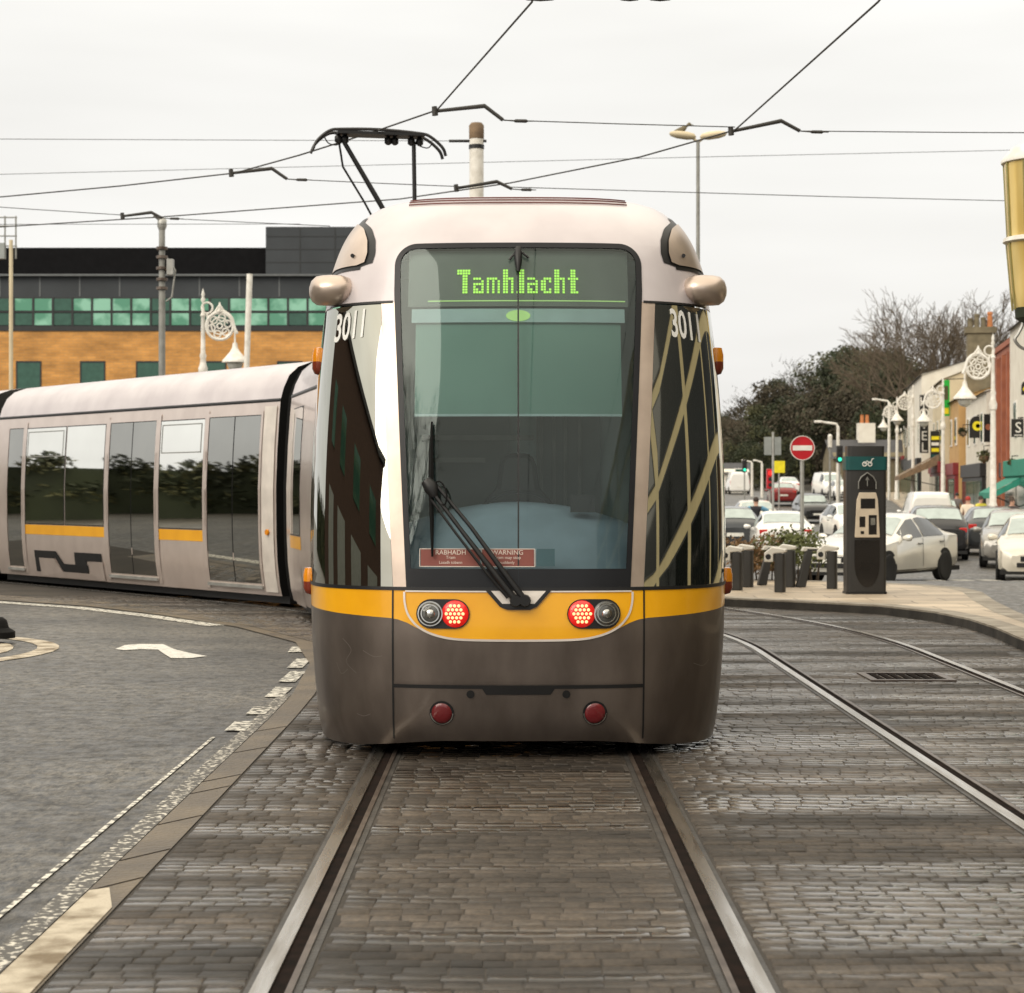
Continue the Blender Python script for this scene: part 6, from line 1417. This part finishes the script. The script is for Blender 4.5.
b = MB(); b.tube(catmull([(-.18, 0, z4 + .02), (-.20, 0, z4 - .08), (-.24, 0, z4 - .16), (-.27, 0, z4 - .22), (-.2, 0, z4 - .3), (-.05, 0, z4 - .34)], 5), .017, 6); b.build('bracket', M['steel'], o)

# ------------------------------------------------------------------ people
def person_mats(name, trousers, top, skin=(0.50, 0.30, 0.22), shoe=(0.02, 0.02, 0.02)):
    m = bpy.data.materials.new(name); m.use_nodes = True; t = m.node_tree; n = t.nodes; b_ = n['Principled BSDF']; b_.inputs['Roughness'].default_value = .8
    tc = n.new('ShaderNodeTexCoord'); sx_ = n.new('ShaderNodeSeparateXYZ'); t.links.new(tc.outputs['Object'], sx_.inputs[0])
    mr = n.new('ShaderNodeMapRange'); mr.inputs[2].default_value = 2.0; t.links.new(sx_.outputs[2], mr.inputs[0])
    rp = n.new('ShaderNodeValToRGB'); rp.color_ramp.interpolation = 'CONSTANT'; e = rp.color_ramp.elements
    e[0].position = 0; e[0].color = (*shoe, 1); e[1].position = .05; e[1].color = (*trousers, 1)
    k = e.new(.46); k.color = (*top, 1); k = e.new(.745); k.color = (*skin, 1)
    t.links.new(mr.outputs[0], rp.inputs[0]); t.links.new(rp.outputs[0], b_.inputs['Base Color']); return m
def person(loc, rz, label, m, arms='down', hair=(.03, .02, .015), stride=.18, group='people in the street', s=1.0):
    root = empty('person', loc, rz, label, 'person', group); root.scale = (s,) * 3
    J = {'pel': (0, 0, .95), 'spine': (0, -.01, 1.15), 'chest': (0, 0, 1.35), 'neck': (0, .0, 1.50), 'headb': (0, -.02, 1.58), 'head': (0, -.02, 1.68), 'headt': (0, -.01, 1.75)}
    rad = {'pel': .15, 'spine': .135, 'chest': .155, 'neck': .06, 'headb': .085, 'head': .098, 'headt': .07}
    E = [('pel', 'spine'), ('spine', 'chest'), ('chest', 'neck'), ('neck', 'headb'), ('headb', 'head'), ('head', 'headt')]
    for sg, sn in ((-1, 'l'), (1, 'r')):
        st_ = stride * sg
        J.update({'hip' + sn: (sg * .095, 0, .90), 'kne' + sn: (sg * .105, -st_ * .6 - .02, .50), 'ank' + sn: (sg * .105, st_ * .1 - st_ * .9 + .02, .09), 'toe' + sn: (sg * .115, -st_ * .9 - .15, .035)})
        rad.update({'hip' + sn: .10, 'kne' + sn: .062, 'ank' + sn: .045, 'toe' + sn: .035})
        E += [('pel', 'hip' + sn), ('hip' + sn, 'kne' + sn), ('kne' + sn, 'ank' + sn), ('ank' + sn, 'toe' + sn)]
        if arms == 'up': a = [(sg * .20, 0, 1.42), (sg * .40, -.08, 1.30), (sg * .22, -.28, 1.36), (sg * .16, -.34, 1.38)]
        else: a = [(sg * .19, 0, 1.42), (sg * .26, .04 * sg, 1.14), (sg * .27, -.08 + st_ * .5, .90), (sg * .265, -.12 + st_ * .6, .80)]
        for nm, pt, r_ in zip(('sho', 'elb', 'wri', 'han'), a, (.075, .055, .04, .042)): J[nm + sn] = pt; rad[nm + sn] = r_
        E += [('chest', 'sho' + sn), ('sho' + sn, 'elb' + sn), ('elb' + sn, 'wri' + sn), ('wri' + sn, 'han' + sn)]
    ks = list(J); me = bpy.data.meshes.new('body'); me.from_pydata([J[k] for k in ks], [(ks.index(a), ks.index(c)) for a, c in E], [])
    o = bpy.data.objects.new('body', me); COL.objects.link(o); o.parent = root; me.materials.append(m)
    sk = o.modifiers.new('skin', 'SKIN'); sk.use_smooth_shade = True
    if not me.skin_vertices: 
        bpy.context.view_layer.objects.active = o
    for i, k in enumerate(ks):
        me.skin_vertices[0].data[i].radius = (rad[k], rad[k] * (.75 if k in ('pel', 'spine', 'chest') else 1)); me.skin_vertices[0].data[i].use_root = (k == 'pel')
    sb_ = o.modifiers.new('subsurf', 'SUBSURF'); sb_.levels = 1; sb_.render_levels = 2
    b = MB(); rows = []
    for t, r_ in ((-.02, .104), (.03, .108), (.08, .098), (.12, .06), (.13, .005)): rows.append([(r_ * .9 * math.cos(a), .0 + r_ * math.sin(a) + (.0), 1.67 + t - .03 * (math.sin(a) < 0)) for a in np.linspace(0, 2 * math.pi, 13)])
    b.grid(rows); b.build('hair', mat('hair_' + str(hair[0]), hair, .7), root, smooth=60)
    b = MB(); b.tube([(0, -.11, 1.66), (0, -.135, 1.635), (0, -.11, 1.625)], [.01, .016, .012], 6); b.build('nose', m, root)
    return root
def gp_(px, Y): x = at_px(px, Y); return (x, Y, gz(x, Y))
pb = person(gp_(756, 68), R(175), 'person in black with both forearms raised, walking away beside the cream car', person_mats('black_clothes', (.03, .03, .035), (.02, .02, .025)), 'up')
b = MB(); b.tube(catmull([(-.17, .02, 1.42), (-.30, -.02, 1.36), (-.40, -.08, 1.30)], 4), [.085] * 8 + [.07], 8); b.tube(catmull([(.17, .02, 1.42), (.30, -.02, 1.36), (.40, -.08, 1.30)], 4), [.085] * 8 + [.07], 8); b.build('sleeves', mat('blue_sleeve', (.12, .30, .45), .7), pb, smooth=50)
person(gp_(968, 74), R(160), 'person in a pale top and red cap by the dark hatchback', person_mats('pale_clothes', (.10, .10, .12), (.70, .60, .48)), hair=(.35, .03, .02))
person(gp_(981, 79), R(20), 'person in a yellow top near the largest scroll lamp', person_mats('yellow_clothes', (.05, .05, .07), (.70, .62, .08)), hair=(.04, .025, .02))
person(gp_(1012, 68), R(10), 'person in dark clothes under the teal awning', person_mats('dark_clothes', (.03, .03, .04), (.06, .05, .05)), hair=(.05, .03, .02))
person(gp_(957, 100), R(170), 'person in a grey coat on the pavement beyond the white van', person_mats('grey_clothes', (.05, .05, .06), (.16, .15, .15)), hair=(.03, .03, .03))

# ------------------------------------------------------------------ trees
def branch(mb, p_, d, L_, r_, lvl, rng, spread=.55, mn=.012):
    q = p_ + d * L_; mid = p_.lerp(q, .5) + Vector((rng.gauss(0, .06), rng.gauss(0, .06), rng.gauss(0, .04))) * L_
    mb.tube([p_, mid, q], [r_, r_ * .82, r_ * .65], 5 if r_ > .08 else 3, cap=False)
    if lvl == 0: return
    for k in range(rng.choice((2, 3, 3))):
        v = (d + Vector((rng.gauss(0, spread), rng.gauss(0, spread), rng.gauss(0.10, spread * .8)))).normalized()
        st_ = q if k < 2 else mid
        branch(mb, st_, v, L_ * rng.uniform(.66, .88), max(mn, r_ * rng.uniform(.5, .68)), lvl - 1, rng, spread, mn)
def bare_tree(H, seed, lvl=6, spread=.42, lean=0.0):
    rng = random.Random(seed); o = empty('bare_tree')
    b = MB(); b.tube([(0, 0, -.6), (.05, 0, H * .12), (.0, .05, H * .25)], [H * .030, H * .022, H * .019], 8); b.build('trunk', M['bark'], o, smooth=50)
    b = MB()
    for k in range(4):
        a = k * 1.7 + rng.random(); branch(b, Vector((0, .05, H * (.20 + .02 * k))), Vector((math.cos(a) * .5 + lean, math.sin(a) * .5, 1)).normalized(), H * .21, H * .013, lvl, rng, spread, .020)
    b.build('branches', M['twig'], o); return o
def leafy_tree(H, Wd, seed, mats_, clumps=40, n=150, leaf=.20, name='evergreen_tree'):
    rng = random.Random(seed); o = empty(name)
    b = MB(); b.tube([(0, 0, -.8), (.1, 0, H * .25), (0, .1, H * .6)], [H * .03, H * .024, H * .012], 8)
    for k in range(7):
        a = k * 2.4; b.tube([(0, 0, H * (.22 + .05 * k)), (math.cos(a) * Wd * .25, math.sin(a) * Wd * .25, H * (.38 + .06 * k))], [H * .012, H * .005], 5)
    b.build('trunk', M['bark'], o, smooth=50)
    b = MB()
    for k in range(clumps):
        a = rng.uniform(0, 2 * math.pi); hh = rng.uniform(.12, .98); rr = Wd * .5 * math.sqrt(max(.05, 1 - ((hh - .45) / .58) ** 2)) * rng.uniform(.35, .95)
        c = (rr * math.cos(a), rr * math.sin(a), H * hh); s_ = Wd * rng.uniform(.12, .21)
        b.mat(rng.choice((0, 0, 1))); leaf_cloud(b, c, (s_, s_, s_ * .75), n, leaf, rng, .4)
    b.build('crown', mats_, o); return o
def twig_tree(H, Wd, seed, name='bare_tree'):
    o = bare_tree(H, seed, 5, .5); rng = random.Random(seed + 1); b = MB()
    for k in range(26):
        a = rng.uniform(0, 2 * math.pi); hh = rng.uniform(.3, .98); rr = Wd * .5 * math.sqrt(max(.05, 1 - ((hh - .55) / .5) ** 2)) * rng.uniform(.3, 1)
        c = Vector((rr * math.cos(a), rr * math.sin(a), H * hh)); s_ = Wd * .13
        for _ in range(46):
            p_ = c + Vector((rng.gauss(0, s_), rng.gauss(0, s_), rng.gauss(0, s_ * .8))); d = Vector((rng.gauss(0, .6), rng.gauss(0, .6), rng.uniform(.2, 1))).normalized(); t = d.orthogonal().normalized() * .03; l_ = rng.uniform(.5, 1.3)
            b.add([p_ - t, p_ + t, p_ + d * l_], [(0, 1, 2)]); u = d.cross(t).normalized() * .03; b.add([p_ - u, p_ + u, p_ + d * l_], [(0, 1, 2)])
    b.build('fine_twigs', M['leaf3'], o); return o
protos = [leafy_tree(10.5, 9.5, 1, [M['leaf1'], M['leaf2']]), leafy_tree(9, 9, 2, [M['leaf3'], M['leaf1']], name='evergreen_tree'), leafy_tree(10, 8.5, 3, [M['leaf2'], M['leaf1']]), twig_tree(10.5, 9, 4), twig_tree(9.5, 9.5, 9)]
KL = ['dark evergreen tree in the wood on the hill', 'brown winter tree in the wood on the hill', 'olive green tree in the wood on the hill', 'bare twiggy tree in the wood on the hill', 'broad bare twiggy tree in the wood on the hill']
KG = ['dark evergreens on the wooded hill', 'brown trees on the wooded hill', 'olive trees on the wooded hill', 'bare trees on the wooded hill', 'broad bare trees on the wooded hill']
firsts = set()
def plant(kind, X, Y, s, rz, dz=0.0):
    o = protos[kind] if kind not in firsts else copy_tree(protos[kind]); firsts.add(kind)
    o.location = (X, Y, gz(X, Y) + dz - .3); o.rotation_euler = (0, 0, rz); o.scale = (s, s, s); tag(o, KL[kind], 'tree', KG[kind])
# the skyline of the wood, read off the photograph at the distance of each tree
SKY = ([700, 727, 745, 765, 790, 812, 830, 850, 870, 890, 905, 925, 960, 1000], [425, 412, 401, 392, 378, 368, 356, 349, 348, 352, 356, 362, 366, 370])
HT = [10.8, 9.2, 10.3, 10.9, 10.0]
rng = random.Random(21)
for row, Y0 in enumerate((208, 226, 246, 268, 300)):
    px = 690 + row * 9
    while px < 915:
        Y = Y0 + rng.uniform(-6, 6); X = at_px(px, Y); top = P(px, float(np.interp(px, *SKY)) + max(0, 3 - row) * 17 + rng.uniform(-5, 4), Y).z
        kind = rng.choice((0, 0, 1, 2, 0) if row < 2 else (0, 0, 1, 2, 3, 4)); hgt = max(4.5, top - gz(X, Y) + .3)
        plant(kind, X, Y, min(1.9, hgt / HT[kind]), rng.uniform(0, 6.28)); px += rng.uniform(26, 38) * (1.0 if row < 2 else .85)
for k_, pr in enumerate(protos):
    if k_ not in firsts:
        for o in list(pr.children_recursive) + [pr]: bpy.data.objects.remove(o)
for seed, px, py, Y, lb in ((31, 912, 285, 205, 'tall bare tree rising left of the street chimney'), (32, 948, 288, 212, 'tall bare tree directly behind the street chimney'), (33, 893, 318, 222, 'shorter bare tree at the left of the tall bare pair'), (37, 976, 300, 216, 'tall bare tree right of the street chimney, behind the brick house')):
    o = bare_tree(15, seed, 6, .40); p_ = P(px, py, Y); z_ = gz(p_.x, Y)
    zs_ = max((v.co.z for ch in o.children for v in ch.data.vertices)); s_ = (p_.z - z_) / zs_; o.location = (p_.x, Y, z_); o.scale = (s_ * .92, s_ * .92, s_); tag(o, lb, 'tree', 'tall bare trees behind the street')
# what the tram's glass mirrors; the unseen warehouse and hedge added to darken it
wh = empty('reflection_warehouse', (-18.5, -1.5, 0), R(4), 'dark brick warehouse with grey loading doors added out of view on the left to darken reflections', 'building')  # added out of view as a dark mass in the corner glass
b = MB(); b.bbox((-12, 0, -.5), (0, 27, 9.5)); b.build('wall', M['darkbrick'], wh)
b = MB(); b.bbox((-12.2, -.2, 9.5), (.25, 27.2, 9.85)); b.build('parapet', M['slate'], wh)
for k in range(4):
    b = MB(); b.bbox((-.02, 1.5 + k * 6, 0), (.06, 5 + k * 6, 3.8)); b.build('door', M['signback'], wh)
    b = MB(); b.bbox((-.02, 2 + k * 6, 5.2), (.05, 4.4 + k * 6, 7.2)); b.build('window', M['darkpane'], wh)
rng = random.Random(77); o = empty('reflection_hedge', (-46, 52, 0), R(-8), 'long tall dark hedge added out of view to darken the carriage windows', 'hedge')  # added out of view, its height set by the windows' reflection
b = MB()
for k in range(150): b.mat(rng.choice((0, 0, 1))); leaf_cloud(b, (rng.uniform(-1, 1), rng.uniform(-22, 22), rng.uniform(.3, 3.6)), (1.2, 1.5, .8), 70, .22, rng, .3)
for k in range(16):
    y = -21 + k * 2.8 + rng.uniform(-1, 1); hh = rng.uniform(.1, .8)
    for q_ in range(4): b.mat(rng.choice((0, 0, 1))); leaf_cloud(b, (rng.uniform(-.6, .6), y + rng.uniform(-.5, .5), 3.8 + hh * q_ / 3), (1.0, 1.1 - .2 * q_, .7), 70, .2, rng, .3)
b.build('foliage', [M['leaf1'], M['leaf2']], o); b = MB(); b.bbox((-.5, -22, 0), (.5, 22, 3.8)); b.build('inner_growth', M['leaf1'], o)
o = bare_tree(13, 51, 6, .42); o.location = (-11.5, -5.0, 0); tag(o, 'bare street tree standing left of the road beside the camera', 'tree')
sb2 = empty('stone_office', (13.8, -32, 0), 0, 'beige stone office building with dark windows off the right side of the road', 'building')
b = MB(); b.bbox((.0, 0, -.5), (14, 70, 16)); b.build('wall', M['stonebeige'], sb2)
for fl in range(5):
    for k in range(8):
        y = .6 + k * 8.6; z = .5 + fl * 3.05
        b = MB(); b.bbox((-.05, y, z), (.02, y + 7.7, z + 2.5)); f_ = b.build('window', M['frame'], sb2)
        b = MB(); b.bbox((-.06, y + .1, z + .1), (-.045, y + 7.6, z + 2.4)); b.build('pane', M['officeglass'], f_)
